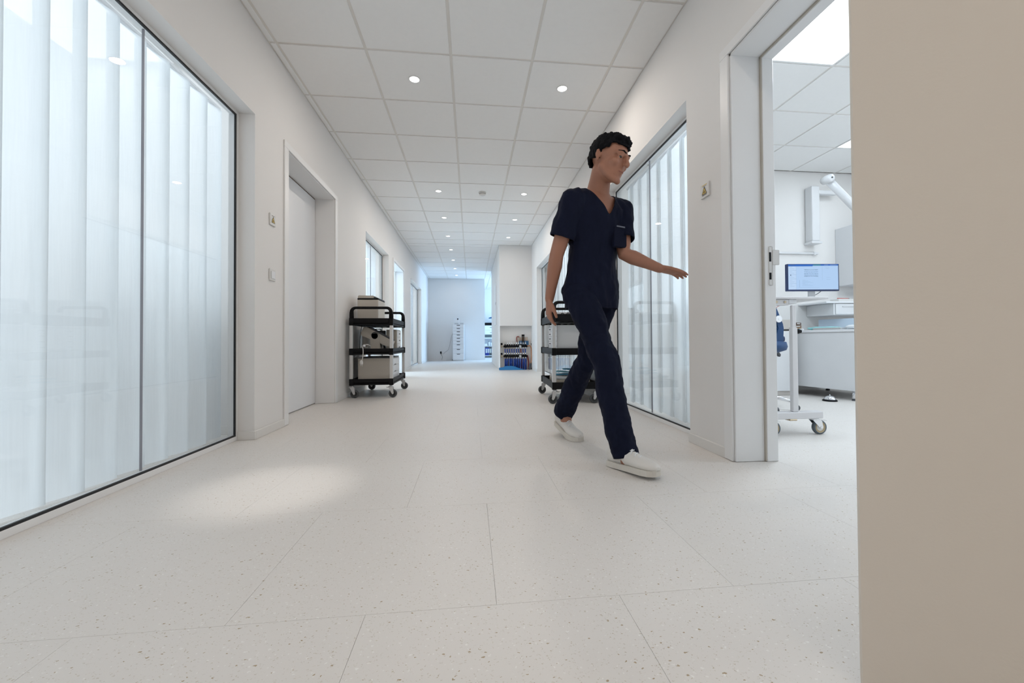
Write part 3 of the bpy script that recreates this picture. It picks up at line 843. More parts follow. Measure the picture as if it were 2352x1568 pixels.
soft_bag('cloth_bag', 'crumpled grey cloth bag on top of the right trolley', 'bag', on_r(.135, -.10, TOPZ), (.06, .14, .060), CLOTHG, 1.0, RZ)
BLUEW = mat('blue_wrap', (0.10, 0.33, 0.52), .35)
TEAL = mat('teal_wrap', (0.28, 0.55, 0.66), .35)
TAN = mat('tan_tray', (0.42, 0.37, 0.31), .5)
t = thing('instrument_case', 'flat tan instrument case on the bottom shelf of the right trolley', 'case', on_r(-.01, -.10, BOTZ), RZ)
bm = new_bm(); box(bm, (-.17, -.24, 0), (.17, .24, .060), .008, None, 2); obj('base', bm, TAN, t)
bm = new_bm(); box(bm, (-.172, -.242, .061), (.172, .242, .085), .008, None, 2); obj('lid', bm, PALE, t)
bm = new_bm(); box(bm, (-.03, -.250, .05), (.03, -.242, .07), .002); obj('clasp', bm, DGREY, t)
for k, (dx, dy, dz, a, mm, lb) in enumerate(((-.03, -.12, .0865, .15, BLUEW, 'blue wrapped packet lying on the tan case of the right trolley'),
                                             (-.05, -.10, .112, -.22, TEAL, 'teal wrapped packet crossing the blue one on the right trolley'),
                                             (.05, -.08, .138, .35, BLUEW, 'topmost blue packet of the pile on the right trolley'))):
    o = soft_bag('wrapped_packet', lb, 'packet', on_r(dx, dy, BOTZ + dz), (.135, .05, .0080), mm, 3.0 + k, RZ + a, 3)
    o['group'] = 'wrapped packets on the right trolley'

# ------------------------------------------------------------------ far wall: drawer tower, reader, sockets
t = thing('drawer_tower', 'tall narrow white drawer tower against the far wall', 'drawer unit', (-0.392, 13.30, 0))
bm = new_bm(); box(bm, (-.181, -.20, .02), (.181, .24, 1.172), .003); box(bm, (-.17, -.19, .0), (.17, .23, .02)); obj('body', bm, WHITE, t)
zs = [1.165, 1.063, .958, .853, .749, .644, .540, .390, .241, .030]
DH = mat('drawer_slot', (0.02, 0.022, 0.025), .6)
for k in range(9):
    b = new_bm(); z1_, z0_ = zs[k], zs[k + 1] + .004
    box(b, (-.176, -.215, z0_), (.176, -.2005, z1_), .0015); o = obj('drawer', b, WHITE, t)
    b = new_bm(); zt = z1_ - .012
    prism(b, [(-.062, zt), (.062, zt), (.040, zt - .020), (-.040, zt - .020)], -.2165, -.2145, 'y'); obj('slot', b, DH, o, label='dark curved grip slot')
t = thing('card_reader', 'small white upright device with dark square display on the drawer tower', 'device', (-.452, 13.25, 1.173))
bm = new_bm(); prism(bm, [(-.09, 0), (.09, 0), (.09, .05), (.07, .21), (-.085, .215), (-.09, .05)], -.06, .06, 'y', .004); obj('body', bm, WHITE, t)
bm = new_bm(); box(bm, (.018, -.064, .155), (.062, -.0605, .198)); obj('display', bm, DGREY, t)
bm = new_bm(); box(bm, (-.06, -.09, .0), (.06, -.061, .05), .004); obj('slot_tray', bm, PALE, t)
t = thing('acrylic_tray', 'clear grey tray beside the small device on the drawer tower', 'tray', (-.285, 13.25, 1.173))
bm = new_bm()
for lo, hi in (((-.055, -.06, 0), (.055, .06, .004)), ((-.055, -.06, .004), (.055, -.056, .05)), ((-.055, .056, .004), (.055, .06, .05)), ((-.055, -.056, .004), (-.051, .056, .05)), ((.051, -.056, .004), (.055, .056, .05))): box(bm, lo, hi)
obj('body', bm, PALE, t)
t = thing('wall_socket', 'wall socket with black plug left of the drawer tower', 'socket', (-.978, Y_FAR, .262))
bm = new_bm(); box(bm, (-.04, -.010, -.04), (.04, 0, .04), .003); obj('plate', bm, OFFW, t)
bm = new_bm(); box(bm, (-.022, -.045, -.035), (.022, -.010, .038), .008, None, 2); obj('plug', bm, BLACK, t)
bm = new_bm(); tube(bm, smooth_path([(0, -.030, -.03), (.02, -.02, -.09), (.055, -.02, -.14), (.04, -.03, -.2), (.03, -.03, -.245)]), .004, 6); obj('cord', bm, DGREY, t)
t = thing('white_cable', 'thin pale cable hanging down the far wall beside the drawer tower', 'cable', (-.70, Y_FAR - .008, 0))
bm = new_bm(); tube(bm, smooth_path([(.13, 0, 1.10), (.12, 0, .95), (.06, 0, .76), (.02, 0, .55), (-.02, -.0, .40), (-.06, -.0, .33), (-.14, -.0, .28), (-.19, 0, .22)]), .004, 6); obj('cord', bm, mat('cable_grey', (.42, .40, .42), .6), t)
t = thing('power_strip', 'white power strip on the floor at the foot of the far wall', 'power strip', (-.69, 13.47, 0))
bm = new_bm(); box(bm, (-.11, -.025, 0), (.08, .025, .035), .005, None, 2); obj('body', bm, OFFW, t)
bm = new_bm(); box(bm, (.085, -.03, 0), (.105, .02, .04), .004); obj('plug', bm, DGREY, t)

# ------------------------------------------------------------------ store wall beyond the gap
t = thing('worktop_cabinet', 'white cabinet with black worktop in the room beyond the far gap', 'cabinet', (1.0, 15.85, 0))
bm = new_bm(); box(bm, (-.55, -.25, 0), (-.53, .25, 1.24)); box(bm, (.53, -.25, 0), (.55, .25, 1.24)); box(bm, (-.53, .23, .06), (.53, .25, 1.24))
box(bm, (-.53, -.25, .75), (.53, .23, .77)); obj('carcass', bm, WHITE, t)
for z in (.06, .43, .73):
    bm = new_bm(); box(bm, (-.53, -.245, z), (.53, .23, z + .02)); obj('shelf', bm, WHITE, t)
bm = new_bm(); box(bm, (-.56, -.27, 1.24), (.56, .26, 1.34), .003); obj('worktop', bm, BLACK, t)
bm = new_bm(); box(bm, (-.528, -.262, .885), (.528, -.25, 1.05), .002); o = obj('drawer', bm, WHITE, t); bm = new_bm(); box(bm, (-.26, -.275, .95), (-.16, -.262, .965), .002); obj('pull', bm, DGREY, o)
bm = new_bm(); box(bm, (-.528, -.262, 1.055), (.528, -.25, 1.235), .002); o = obj('drawer', bm, WHITE, t); bm = new_bm(); box(bm, (-.26, -.275, 1.15), (-.16, -.262, 1.165), .002); obj('pull', bm, DGREY, o)
bm = new_bm(); box(bm, (-.528, -.255, .775), (.528, -.20, .88)); obj('grey_fascia', bm, mat('green_grey', (.09, .11, .11), .5), t)
BBLUE = mat('binder_blue', (0.012, 0.03, 0.22), .5)
x = .485
for k in range(7):
    c = BBLUE if k < 3 else DGREY
    t = thing('ring_binder', ['blue ring binder, leftmost on the low shelf beyond the far gap', 'second blue ring binder from the left beyond the far gap', 'third blue ring binder, next to the dark ones beyond the far gap', 'first dark ring binder right of the blue ones beyond the far gap', 'second dark ring binder from the blue ones beyond the far gap', 'third dark ring binder from the blue ones beyond the far gap', 'last dark ring binder on the shelf beyond the far gap'][k], 'binder', (x + .0355, 15.74, .0805), group='ring binders on the low shelf')
    b = new_bm(); box(b, (-.034, -.13, 0), (.034, .13, .30), .004); obj('cover', b, c, t)
    b = new_bm(); box(b, (-.018, -.1315, .10), (.018, -.1295, .26)); obj('label_strip', b, WHITE, t)
    x += .073
for k, (xx, w, h, cc, nm, lb, ct) in enumerate(((.56, .07, .09, OFFW, 'storage_box', 'small pale box on the shelf above the binders', 'box'), (.70, .045, .16, PALE, 'jar', 'grey jar with lid on the shelf above the binders', 'jar'), (.80, .04, .13, WHITE, 'storage_bottle', 'white bottle on the shelf above the binders', 'bottle'))):
    t = thing(nm, lb, ct, (xx, 15.72, .4505))
    b = new_bm()
    if k == 0: box(b, (-w, -.06, 0), (w, .06, h), .004)
    else: lathe(b, [(0, 0), (w, 0), (w, h * .8), (w * .6, h), (0, h)], 16)
    obj('body', b, cc, t)
    b = new_bm()
    if k == 0: box(b, (-w - .003, -.063, h), (w + .003, .063, h + .015), .002)
    else: lathe(b, [(0, h), (w * .62, h), (w * .62, h + .02), (0, h + .02)], 16)
    obj('lid', b, GREY, t)
t = thing('microscope', 'dark blue instrument on the black worktop beyond the far gap', 'instrument', (.80, 15.75, 1.341))
bm = new_bm(); box(bm, (-.05, -.08, 0), (.09, .08, .03), .006); obj('foot', bm, WHITE, t)
bm = new_bm(); prism(bm, [(.03, .03), (.08, .03), (.08, .22), (.04, .24), (-.10, .20), (-.10, .165), (.02, .17)], -.03, .03, 'y', .004); obj('arm', bm, mat('blue_metal', (.02, .09, .20), .4), t)

# ------------------------------------------------------------------ heating manifold in the open niche
t = thing('heating_manifold', 'floor heating manifold with black bars and blue pipes in the open foot of the pillar', 'manifold', (0, 8.73 + .055, 0))
PIPEB = mat('pipe_blue', (0.012, 0.055, 0.34), .4); PIPER = mat('pipe_red', (0.20, 0.02, 0.02), .45)
COPPER = mat('copper', (0.50, 0.24, 0.13), .35, .6); BRASS = mat('brass', (0.55, 0.45, 0.32), .35, .7)
def mapx(px): return 0.62 + (px - 105) / 1307 * 100 * 8.7 / 929.65
def mapz(py): return (1418 - py) / 1307 * 100 * 8.7 / 929.65
for zc in (mapz(705), mapz(1005)):
    b = new_bm(); cyl(b, (mapx(232), 0, zc), (mapx(958), 0, zc), .024, n=16)
    cyl(b, (mapx(300) - .012, 0, zc), (mapx(300) + .012, 0, zc), .033, n=16)
    obj('bar', b, BLACK, t)
    b = new_bm(); cyl(b, (mapx(150), -.0, zc + .0), (mapx(235), 0, zc), .011, n=10); cyl(b, (mapx(170), 0, zc - .030), (mapx(170), 0, zc + .035), .012, n=10); obj('valve_body', b, BRASS, t)
    b = new_bm(); box(b, (mapx(145), -.02, zc + .03), (mapx(200), .02, zc + .075), .008); obj('valve_handle', b, BLACK, t)
    b = new_bm(); cyl(b, (mapx(735), -.026, zc), (mapx(735), -.040, zc), .026, n=20); cyl(b, (mapx(735), -.040, zc), (mapx(735), -.042, zc), .018, n=20); obj('gauge', b, PALE, t)
for k in range(10):
    px = 280 + k * 69; X = mapx(px)
    for zt, zbar in ((mapz(625), mapz(705)), (mapz(932), mapz(1005))):
        b = new_bm(); cyl(b, (X, 0, zbar + .02), (X, 0, zt - .012), .016, n=12); obj('valve_seat', b, BLACK, t)
        b = new_bm(); cyl(b, (X, 0, zt - .014), (X, 0, zt + .020), .0155, .013, n=12)
        if zbar > .4: cyl(b, (X, 0, zt + .02), (X, 0, zt + .045), .004, n=8)
        obj('flow_cap', b, WHITE if (k % 4 or zbar < .4) else PALE, t)
        b = new_bm(); cyl(b, (X, 0, zbar - .022), (X, 0, zbar - .052), .013, n=12); obj('pipe_nut', b, BRASS if k < 5 else WHITE, t)
    j = random.uniform(-.008, .008)
    b = new_bm(); tube(b, [(X, 0, mapz(770)), (X - .002, .018, mapz(810)), (X + .006, .030, mapz(930)), (X + .022 + j, .034, .20), (X + .02, .034, .002)], .011, 10); obj('pipe', b, PIPEB if k != 7 else PIPER, t)
    b = new_bm(); tube(b, [(X, 0, mapz(1070)), (X, -.002, mapz(1120)), (X - .012 * (k % 2) + j, -.004, .16), (X + j, -.004, .002)], .0125, 10); obj('pipe', b, PIPEB, t)
for k in range(7):       # copper risers at the top right
    X = mapx(700 + 45 * k)
    b = new_bm(); tube(b, [(X, .035, mapz(600)), (X, .035, mapz(425))], .007, 8); obj('riser', b, COPPER if k % 2 else BRASS, t)
b = new_bm(); box(b, (mapx(715), .02, mapz(665)), (mapx(1005), .034, mapz(540)), .003); obj('blue_module', b, mat('module_blue', (.03, .12, .26), .5), t)
for px in (810, 855):
    b = new_bm(); cyl(b, (mapx(px), .008, mapz(590)), (mapx(px), .008, mapz(350)), .010, n=10); cyl(b, (mapx(px), .008, mapz(400)), (mapx(px), .008, mapz(345)), .016, n=10); obj('black_riser', b, BLACK, t)
b = new_bm(); tube(b, smooth_path([(mapx(650), .03, mapz(580)), (mapx(640), .03, mapz(450)), (mapx(660), .03, mapz(410)), (mapx(720), .03, mapz(420))]), .012, 8); obj('copper_elbow', b, mat('red_copper', (.30, .09, .07), .4, .4), t)
b = new_bm(); tube(b, smooth_path([(mapx(960), 0, mapz(705)), (mapx(1040), 0, mapz(690)), (mapx(1075), -.0, mapz(760)), (mapx(1080), 0, mapz(900)), (mapx(1085), 0, mapz(1100)), (mapx(1060), -.01, mapz(1230))]), .013, 10); obj('return_pipe', b, COPPER, t)
b = new_bm(); tube(b, smooth_path([(mapx(1060), -.012, mapz(1230)), (mapx(1030), -.015, mapz(1310)), (mapx(1010), -.015, mapz(1400)), (mapx(1000), -.015, .004)]), .022, 12); obj('insulated_hose', b, DGREY, t)
b = new_bm(); tube(b, smooth_path([(mapx(965), .02, mapz(980)), (mapx(985), .02, mapz(1080)), (mapx(1000), .02, mapz(1220)), (mapx(990), .02, .004)]), .014, 10); obj('supply_pipe', b, PIPER, t)
b = new_bm(); tube(b, smooth_path([(mapx(1085), .03, mapz(620)), (mapx(1115), .02, mapz(720)), (mapx(1118), .02, mapz(1000)), (mapx(1110), .02, mapz(1300)), (mapx(1090), .02, .004)]), .011, 8); obj('black_hose', b, BLACK, t)
# creased blue film lying at the foot of the niche
bm = new_bm(); prof = [(85, 1418), (85, 1345), (230, 1325), (240, 1300), (330, 1295), (450, 1290), (560, 1310), (640, 1345), (740, 1378), (860, 1405), (960, 1418)]
prism(bm, [(mapx(a), max(mapz(c), .001)) for a, c in prof], -.052, -.040, 'y', .001)
o = obj('blue_film', bm, mat('blue_film', (0.03, 0.22, 0.52), .35)); o.location = (0, 8.73 + .03, 0); tag(o, 'bright blue film crumpled at the foot of the manifold niche', 'film')

# ------------------------------------------------------------------ treatment room on the right
LACQ = mat('white_furniture', (0.74, 0.75, 0.765), .35)
PAINTED = mat('light_painted_steel', (0.72, 0.71, 0.72), .4)
# mobile instrument table
t = thing('mobile_table', 'light height-adjustable table on castors just inside the doorway', 'table', (2.09, 2.47, 0))
bm = new_bm(); box(bm, (-.46, -.07, .885), (.236, .56, .900), .003, None, 2); obj('table_top', bm, PAINTED, t)
bm = new_bm(); box(bm, (-.40, -.045, .845), (-.025, .005, .884), .003); obj('side_rail', bm, PAINTED, t)
bm = new_bm(); box(bm, (-.022, -.040, .856), (.035, .02, .884), .002); obj('end_block', bm, WHITE, t)
for x in (-.115, -.055):
    bm = new_bm(); cyl(bm, (x, -.046, .866), (x, -.050, .866), .008, n=12); obj('bolt', bm, BRASS, t)
bm = new_bm(); box(bm, (-.006, -.048, .40), (.022, -.028, .845), .004, None, 2); obj('post', bm, PAINTED, t)
bm = new_bm(); box(bm, (-.011, -.053, .152), (.027, -.023, .70), .004, None, 2); obj('post_sleeve', bm, PAINTED, t)
bm = new_bm(); lathe(bm, [(0, 0), (.013, 0), (.016, .006), (.016, .020), (.010, .030), (.012, .034), (0, .036)], 14, Matrix.Translation((.026, -.038, .675)) @ Matrix.Rotation(PI / 2, 4, 'Y')); obj('clamp_knob', bm, BLACK, t)
bm = new_bm(); box(bm, (-.46, -.070, .108), (.186, -.005, .152), .005, None, 2); obj('foot_beam', bm, PAINTED, t)
bm = new_bm(); box(bm, (-.30, -.005, .110), (-.24, .50, .150), .004); box(bm, (-.42, .44, .108), (.10, .50, .1515), .004); obj('rear_beam', bm, PAINTED, t)
bm = new_bm(); box(bm, (-.05, -.071, .098), (.0, -.02, .1085), .002); obj('lock_tab', bm, BRASS, t)
TAN2 = mat('tan_wheel_core', (0.46, 0.36, 0.22), .5); TYRE = mat('blue_grey_tyre', (0.10, 0.125, 0.145), .6)
def big_castor(x, y, sx):
    c = new_bm(); lathe(c, [(0, .108), (.026, .108), (.028, .101), (.018, .094), (0, .094)], 18, Matrix.Translation((x, y, 0)))
    o = obj('castor', c, CHROME, t)
    wx = x + sx * .034; b = new_bm()
    for s2 in (-1, 1):
        prism(b, [(x - .026, .098), (x + .026, .098), (x + .040, .088), (wx + .014, .050), (wx, .038), (wx - .013, .048)], y + s2 * .018 - .0012, y + s2 * .018 + .0012, 'y', .0006)
    box(b, (x - .026, y - .019, .0955), (x + .026, y + .019, .0985), .001)
    cyl(b, (wx, y - .022, .047), (wx, y + .022, .047), .007, n=12)
    prism(b, [(x + .03, .092), (x + .085, .086), (x + .085, .089), (x + .03, .096)], y - .008, y + .008, 'y'); obj('fork', b, CHROME, o)
    b = new_bm(); m = Matrix.Translation((wx, y, .047)) @ Matrix.Rotation(PI / 2, 4, 'X')
    lathe(b, [(.036, -.012), (.044, -.012), (.047, -.006), (.047, .006), (.044, .012), (.036, .012)], 30, m)
    for s2 in (-1, 1): lathe(b, [(.036, s2 * .0119), (.033, s2 * .009), (.024, s2 * .009)], 30, m, 1)
    for s2 in (-1, 1): lathe(b, [(.024, s2 * .009), (.012, s2 * .011), (.0001, s2 * .011)], 30, m, 2)
    obj('wheel', b, [TYRE, TAN2, OFFW], o)
big_castor(.148, -.038, 1); big_castor(-.180, -.038, 1); big_castor(-.38, .47, 1); big_castor(.07, .47, 1)
# screen on the table
SB = emit('screen_background', (0.42, 0.60, 0.86), .80); SD = emit('screen_blue', (0.01, 0.13, 0.55), .7); SP = emit('screen_pale', (0.50, 0.66, 0.88), .80)
SI = emit('screen_ink', (0.08, 0.16, 0.30), .5); SG = emit('screen_teal', (0.04, 0.28, 0.42), .6)
SL = emit('screen_light_ink', (0.30, 0.46, 0.70), .7)
t = thing('monitor', 'flat screen showing a light blue dental chart page, on the table in the doorway', 'monitor', (2.278, 2.475, .9005), -.10)
mw_, mh_ = .350, .182
bm = new_bm(); box(bm, (-mw_ / 2, -.012, .044), (mw_ / 2, .012, .044 + mh_), .003, None, 2); obj('casing', bm, mat('navy_bezel', (.012, .03, .11), .35), t)
def screen():
    b = new_bm(); x0, x1 = -mw_ / 2 + .007, mw_ / 2 - .007; z0, z1 = .044 + .010, .044 + mh_ - .004
    W_, H_ = x1 - x0, z1 - z0
    def R(u0, v0, u1, v1, mi, lay):
        y = -.0122 - .00015 * lay
        vs = [b.verts.new((x0 + u * W_, y, z1 - v * H_)) for u, v in ((u0, v0), (u1, v0), (u1, v1), (u0, v1))]
        f = b.faces.new(vs); f.material_index = mi
    R(0, 0, 1, 1, 0, 0); R(0, 0, 1, .055, 1, 1); R(0, .055, .49, .075, 1, 1); R(.50, .0, .65, .055, 4, 2); R(.04, .018, .13, .035, 3, 2)
    R(.72, .018, .80, .032, 5, 2); R(.84, .018, .97, .032, 5, 2)
    R(0, .075, .16, 1, 2, 1); R(.155, .075, .158, 1, 5, 2); R(.68, .075, .683, .62, 5, 2); R(.04, .40, .055, .45, 3, 3)
    for k in range(14): R(.03, .11 + k * .058, .03 + .05 + .04 * ((k * 7) % 3), .118 + k * .058, 5, 3)
    for r, (v, hh, n, mi) in enumerate(((.205, .022, 16, 3), (.265, .040, 16, 5), (.33, .055, 16, 5), (.395, .04, 16, 5), (.455, .024, 16, 3))):
        for k in range(n):
            u = .32 + k * .0175; w = .0125 if abs(k - 7.5) > 4 else .0095
            vv = v + .006 * math.cos((k - 7.5) * .3) * (1 if r < 2 else -1)
            R(u, vv, u + w, vv + hh * (.7 + .3 * ((k * 5 + r) % 3) / 2), mi, 3)
    for k in range(8): R(.28, .62 + k * .032, .34 + .10 * ((k * 5) % 4) / 2, .626 + k * .032, 5, 3)
    R(.22, .62, .225, .90, 5, 3); R(.2, .92, .62, .926, 5, 3); R(.2, .955, .9, .97, 2, 2)
    for k in range(3): R(.75, .13 + k * .02, .82, .134 + k * .02, 5, 3)
    for v in (.52, .60): R(.76, v, .84, v + .006, 5, 3)
    return b
obj('display', screen(), [SB, SD, SP, SI, SG, SL], t)
bm = new_bm(); box(bm, (-.022, .0, .004), (.022, .014, .055), .002); box(bm, (-.035, -.03, 0), (.035, .05, .004), .001); obj('stand', bm, PALE, t)
bm = new_bm(); tube(bm, smooth_path([(.07, .012, .046), (.05, .016, .030), (.025, .018, .018), (-.005, .018, .018), (.0, .016, .044)]), .0022, 6); obj('cord', bm, DGREY, t)
# hanging red tubing
RED = mat('red_tube', (0.55, 0.10, 0.08), .4)
t = thing('red_tube', 'thin red tube dangling below the mobile table in the doorway', 'tube', (2.09, 2.60, .845))
bm = new_bm(); tube(bm, smooth_path([(.16, .1, .030), (.10, .08, .012), (.045, .04, -.01), (-.02, .03, -.06), (-.06, .02, -.080), (-.12, .02, -.082), (-.20, .03, -.05)]), .0022, 6); obj('hose', bm, RED, t)
bm = new_bm(); cyl(bm, (-.075, .02, -.095), (-.045, .02, -.058), .0032, n=8); obj('clip', bm, DGREY, t)

# dental cabinet run with rounded desk top
DA = Vector((3.808, 3.633, 0)); DB = Vector((3.612, 4.468, 0))
dd = (DB - DA).normalized(); dn = Vector((dd.y, -dd.x, 0))       # dn points away from the door (+x)
rzd = math.atan2(dd.y, dd.x) - PI / 2
t = thing('dental_cabinet', 'long white cabinet on short metal legs in the treatment room', 'cabinet', DA, rzd)   # local: y along the front, +x depth
bm = new_bm(); box(bm, (0, 0, .10), (.75, .765, .695), .004, None, 2); obj('body', bm, LACQ, t)
bm = new_bm(); box(bm, (-.012, -.012, .696), (.762, .77, .722), .004, None, 2); obj('worktop', bm, WHITE, t)
for k in range(5):
    b = new_bm(); box(b, (.012, -.010, .112 + k * .116), (.74, -.0015, .112 + k * .116 + .110), .002); obj('drawer', b, LACQ, t)
for x, y in ((.045, .045), (.045, .72), (.70, .045), (.70, .72)):
    b = new_bm(); cyl(b, (x, y, .012), (x, y, .099), .019, n=18); o = obj('leg', b, CHROME, t)
    b = new_bm(); cyl(b, (x, y, 0), (x, y, .012), .022, n=18); obj('foot', b, DGREY, o)
bm = new_bm(); box(bm, (.62, .0, .722), (.64, .765, .86), .002); obj('back_screen', bm, mat('pale_blue_panel', (.62, .74, .86), .3), t)
def on_desk(u, v, z=.7225):
    p = DA + dd * v + dn * u; return (p.x, p.y, z)
BROWN = mat('brown_box', (.22, .13, .08), .6)
for k, (z, m_, lb) in enumerate(((.0, mat('ochre_box', (.42, .27, .12), .6), 'ochre flat box, lowest of the little stack on the dental cabinet'), (.032, BROWN, 'brown flat box in the middle of the stack on the dental cabinet'), (.064, mat('dark_brown_box', (.13, .08, .06), .6), 'dark brown flat box, topmost of the stack on the dental cabinet'))):
    t = thing('flat_box', lb, 'box', on_desk(.10, .70, .7225 + z), rzd + .1 * k, 'flat boxes stacked on the dental cabinet')
    b = new_bm(); box(b, (-.05, -.06, 0), (.05, .05, .030), .002); obj('body', b, m_, t)
    b = new_bm(); box(b, (-.051, -.061, .012), (.02, -.0601, .022)); obj('label_strip', b, OFFW, t)
AQUA = mat('aqua_cloth', (.30, .62, .64), .7)
o = soft_bag('aqua_drape', 'crumpled aqua paper drape lying on the dental cabinet', 'cloth', on_desk(.20, .42, .724), (.075, .17, .018), AQUA, 9.0, rzd)
o = soft_bag('white_cloth', 'white folded cloth at the near end of the dental cabinet', 'cloth', on_desk(.22, .11, .724), (.10, .08, .022), mat('white_cloth', (.80, .84, .87), .8), 12.0, rzd)
t = thing('instrument_tray', 'flat metal instrument tray on the dental cabinet beside the drape', 'tray', on_desk(.05, .30, .7225), rzd)
bm = new_bm(); box(bm, (-.04, -.16, 0), (.055, .12, .006), .002)
for lo, hi in (((-.04, -.16, .006), (-.036, .12, .022)), ((.051, -.16, .006), (.055, .12, .022)), ((-.036, -.16, .006), (.051, -.156, .022)), ((-.036, .116, .006), (.051, .12, .022))): box(bm, lo, hi)
obj('body', bm, STEEL, t)
bm = new_bm(); cyl(bm, (-.01, -.12, .010), (.0, .09, .010), .003, n=8); cyl(bm, (.02, -.12, .010), (.03, .07, .010), .003, n=8); obj('instruments', bm, CHROME, t)
t = thing('syringe', 'white syringe with blue ring at the front edge of the dental cabinet', 'syringe', on_desk(.03, .585, .7235), rzd)
bm = new_bm(); cyl(bm, (0, -.05, .009), (0, .05, .009), .009, n=14); obj('barrel', bm, WHITE, t)
bm = new_bm(); cyl(bm, (0, -.012, .009), (0, .012, .009), .0105, n=14); obj('blue_ring', bm, mat('ring_blue', (.02, .30, .62), .4), t)
# low pedestal left of the run
t = thing('low_pedestal', 'grey-beige pedestal with dark slot behind the blue stool', 'cabinet', (3.55, 4.36, 0), 0)
bm = new_bm(); box(bm, (-.25, -.20, .0), (.045, .20, .845), .004); obj('body', bm, mat('warm_grey_laminate', (.50, .47, .44), .5), t)
bm = new_bm(); box(bm, (-.24, -.206, .722), (.03, -.2005, .734)); obj('slot', bm, BLACK, t)
bm = new_bm(); box(bm, (-.24, -.212, .05), (.035, -.2005, .715), .002); obj('door', bm, LACQ, t)
# wall units at the end wall
t = thing('wall_drawer_unit', 'white wall-hung drawer unit on the end wall of the treatment room', 'cabinet', (4.60, 4.40, .90))
bm = new_bm(); box(bm, (-.45, -.18, 0), (.58, .199, .135), .003); obj('body', bm, LACQ, t)
bm = new_bm(); box(bm, (-.56, -.20, .136), (.59, .199, .156), .003); obj('worktop', bm, WHITE, t)
for x0 in (-.43, .08):
    bm = new_bm(); box(bm, (x0, -.192, .008), (x0 + .49, -.1805, .128), .002); o = obj('drawer', bm, LACQ, t)
    bm = new_bm(); box(bm, (x0 + .08, -.198, .092), (x0 + .42, -.192, .099)); obj('pull', bm, PALE, o)
t = thing('red_pen', 'red pen lying on a box on the wall drawer unit', 'pen', (4.36, 4.30, 1.0945), .1)
bm = new_bm(); cyl(bm, (-.09, 0, .005), (.07, 0, .005), .005, n=10); obj('barrel', bm, RED, t)
bm = new_bm(); cyl(bm, (.07, 0, .005), (.09, 0, .005), .005, .001, n=10); obj('tip', bm, DGREY, t)
t = thing('tissue_box', 'low white box under the red pen on the wall drawer unit', 'box', (4.36, 4.32, 1.0565))
bm = new_bm(); box(bm, (-.10, -.06, 0), (.10, .06, .036), .004); obj('body', bm, OFFW, t)
bm = new_bm(); box(bm, (-.05, -.02, .0362), (.05, .02, .0372)); obj('opening', bm, PALE, t)
t = thing('wall_cabinet', 'white wall cabinet with pale blue glass door on the end wall', 'cabinet', (4.80, 4.46, 1.28))
bm = new_bm(); box(bm, (-.24, -.12, 0), (.38, .139, .72), .004); obj('body', bm, LACQ, t)
bm = new_bm(); box(bm, (-.20, -.128, .42), (.12, -.1205, .69), .002); obj('glass_door', bm, mat('blue_glass', (.42, .55, .74), .2), t)
bm = new_bm(); box(bm, (-.20, -.128, .04), (.12, -.1205, .38), .002); obj('door', bm, LACQ, t)
bm = new_bm(); box(bm, (.02, -.140, .22), (.08, -.128, .232), .002); obj('pull', bm, STEEL, t)
t = thing('wall_rail', 'thin white horizontal rail along the end wall above the screen', 'rail', (3.95, 4.585, 1.69))
bm = new_bm(); box(bm, (-.42, -.012, -.012), (.36, .0145, .012), .003); obj('rail', bm, LACQ, t)
bm = new_bm(); box(bm, (-.38, -.016, -.02), (-.35, .0145, .02), .002); box(bm, (.29, -.016, -.02), (.32, .0145, .02), .002); obj('bracket', bm, LACQ, t)
t = thing('x_ray_column', 'white upright column of the x-ray unit on the end wall', 'column', (4.20, 4.52, 1.82))
bm = new_bm(); box(bm, (-.055, -.035, 0), (.055, .0795, .68), .016, None, 2); obj('column', bm, LACQ, t)
bm = new_bm(); box(bm, (-.07, -.045, -.03), (.07, .0795, .0), .008, None, 2); obj('base', bm, LACQ, t)
bm = new_bm(); box(bm, (.05, -.03, .58), (.30, .03, .63), .01, None, 2); obj('arm', bm, LACQ, t)
t = thing('lamp_arm', 'diagonal white arm of the dental lamp hanging in the treatment room', 'lamp arm', (3.40, 3.5, 2.15))
bm = new_bm(); cyl(bm, (0, 0, 0), (.62, .05, -.50), .034, n=20); lathe(bm, [(0, -.05), (.036, -.045), (.040, 0), (.036, .045), (0, .05)], 18, Matrix.Rotation(PI / 2, 4, 'X')); obj('arm', bm, LACQ, t)
bm = new_bm(); cyl(bm, (0, -.051, 0), (0, -.055, 0), .008, n=10); obj('pivot_pin', bm, DGREY, t)
bm = new_bm(); cyl(bm, (.62, .05, -.54), (.62, .05, .56), .030, n=18); obj('ceiling_post', bm, LACQ, t)
# blue stool
SBLUE = mat('blue_upholstery', (0.005, 0.045, 0.14), .5)
t = thing('dental_stool', 'blue upholstered dental stool with chrome base, cut off by the door frame', 'stool', (2.62, 3.38, 0))
bm = new_bm()
for k in range(5):
    a = 2 * PI * k / 5 + .62
    tube(bm, [(0, 0, .115), (.12 * math.cos(a), .12 * math.sin(a), .105), (.24 * math.cos(a), .24 * math.sin(a), .075)], [.020, .017, .012], 10)
cyl(bm, (0, 0, .09), (0, 0, .16), .032, n=18); o = obj('star_base', bm, CHROME, t)
for k in range(5):
    a = 2 * PI * k / 5 + .62; b = new_bm(); x, y = .24 * math.cos(a), .24 * math.sin(a)
    for s2 in (-1, 1):
        cyl(b, (x - s2 * .014 * math.sin(a) - .006 * math.sin(a), y + s2 * .014 * math.cos(a), .027), (x - s2 * .006 * math.sin(a), y + s2 * .006 * math.cos(a), .027), .027, n=16)
    cyl(b, (x, y, .03), (x, y, .075), .007, n=8); obj('castor', b, DGREY, t)
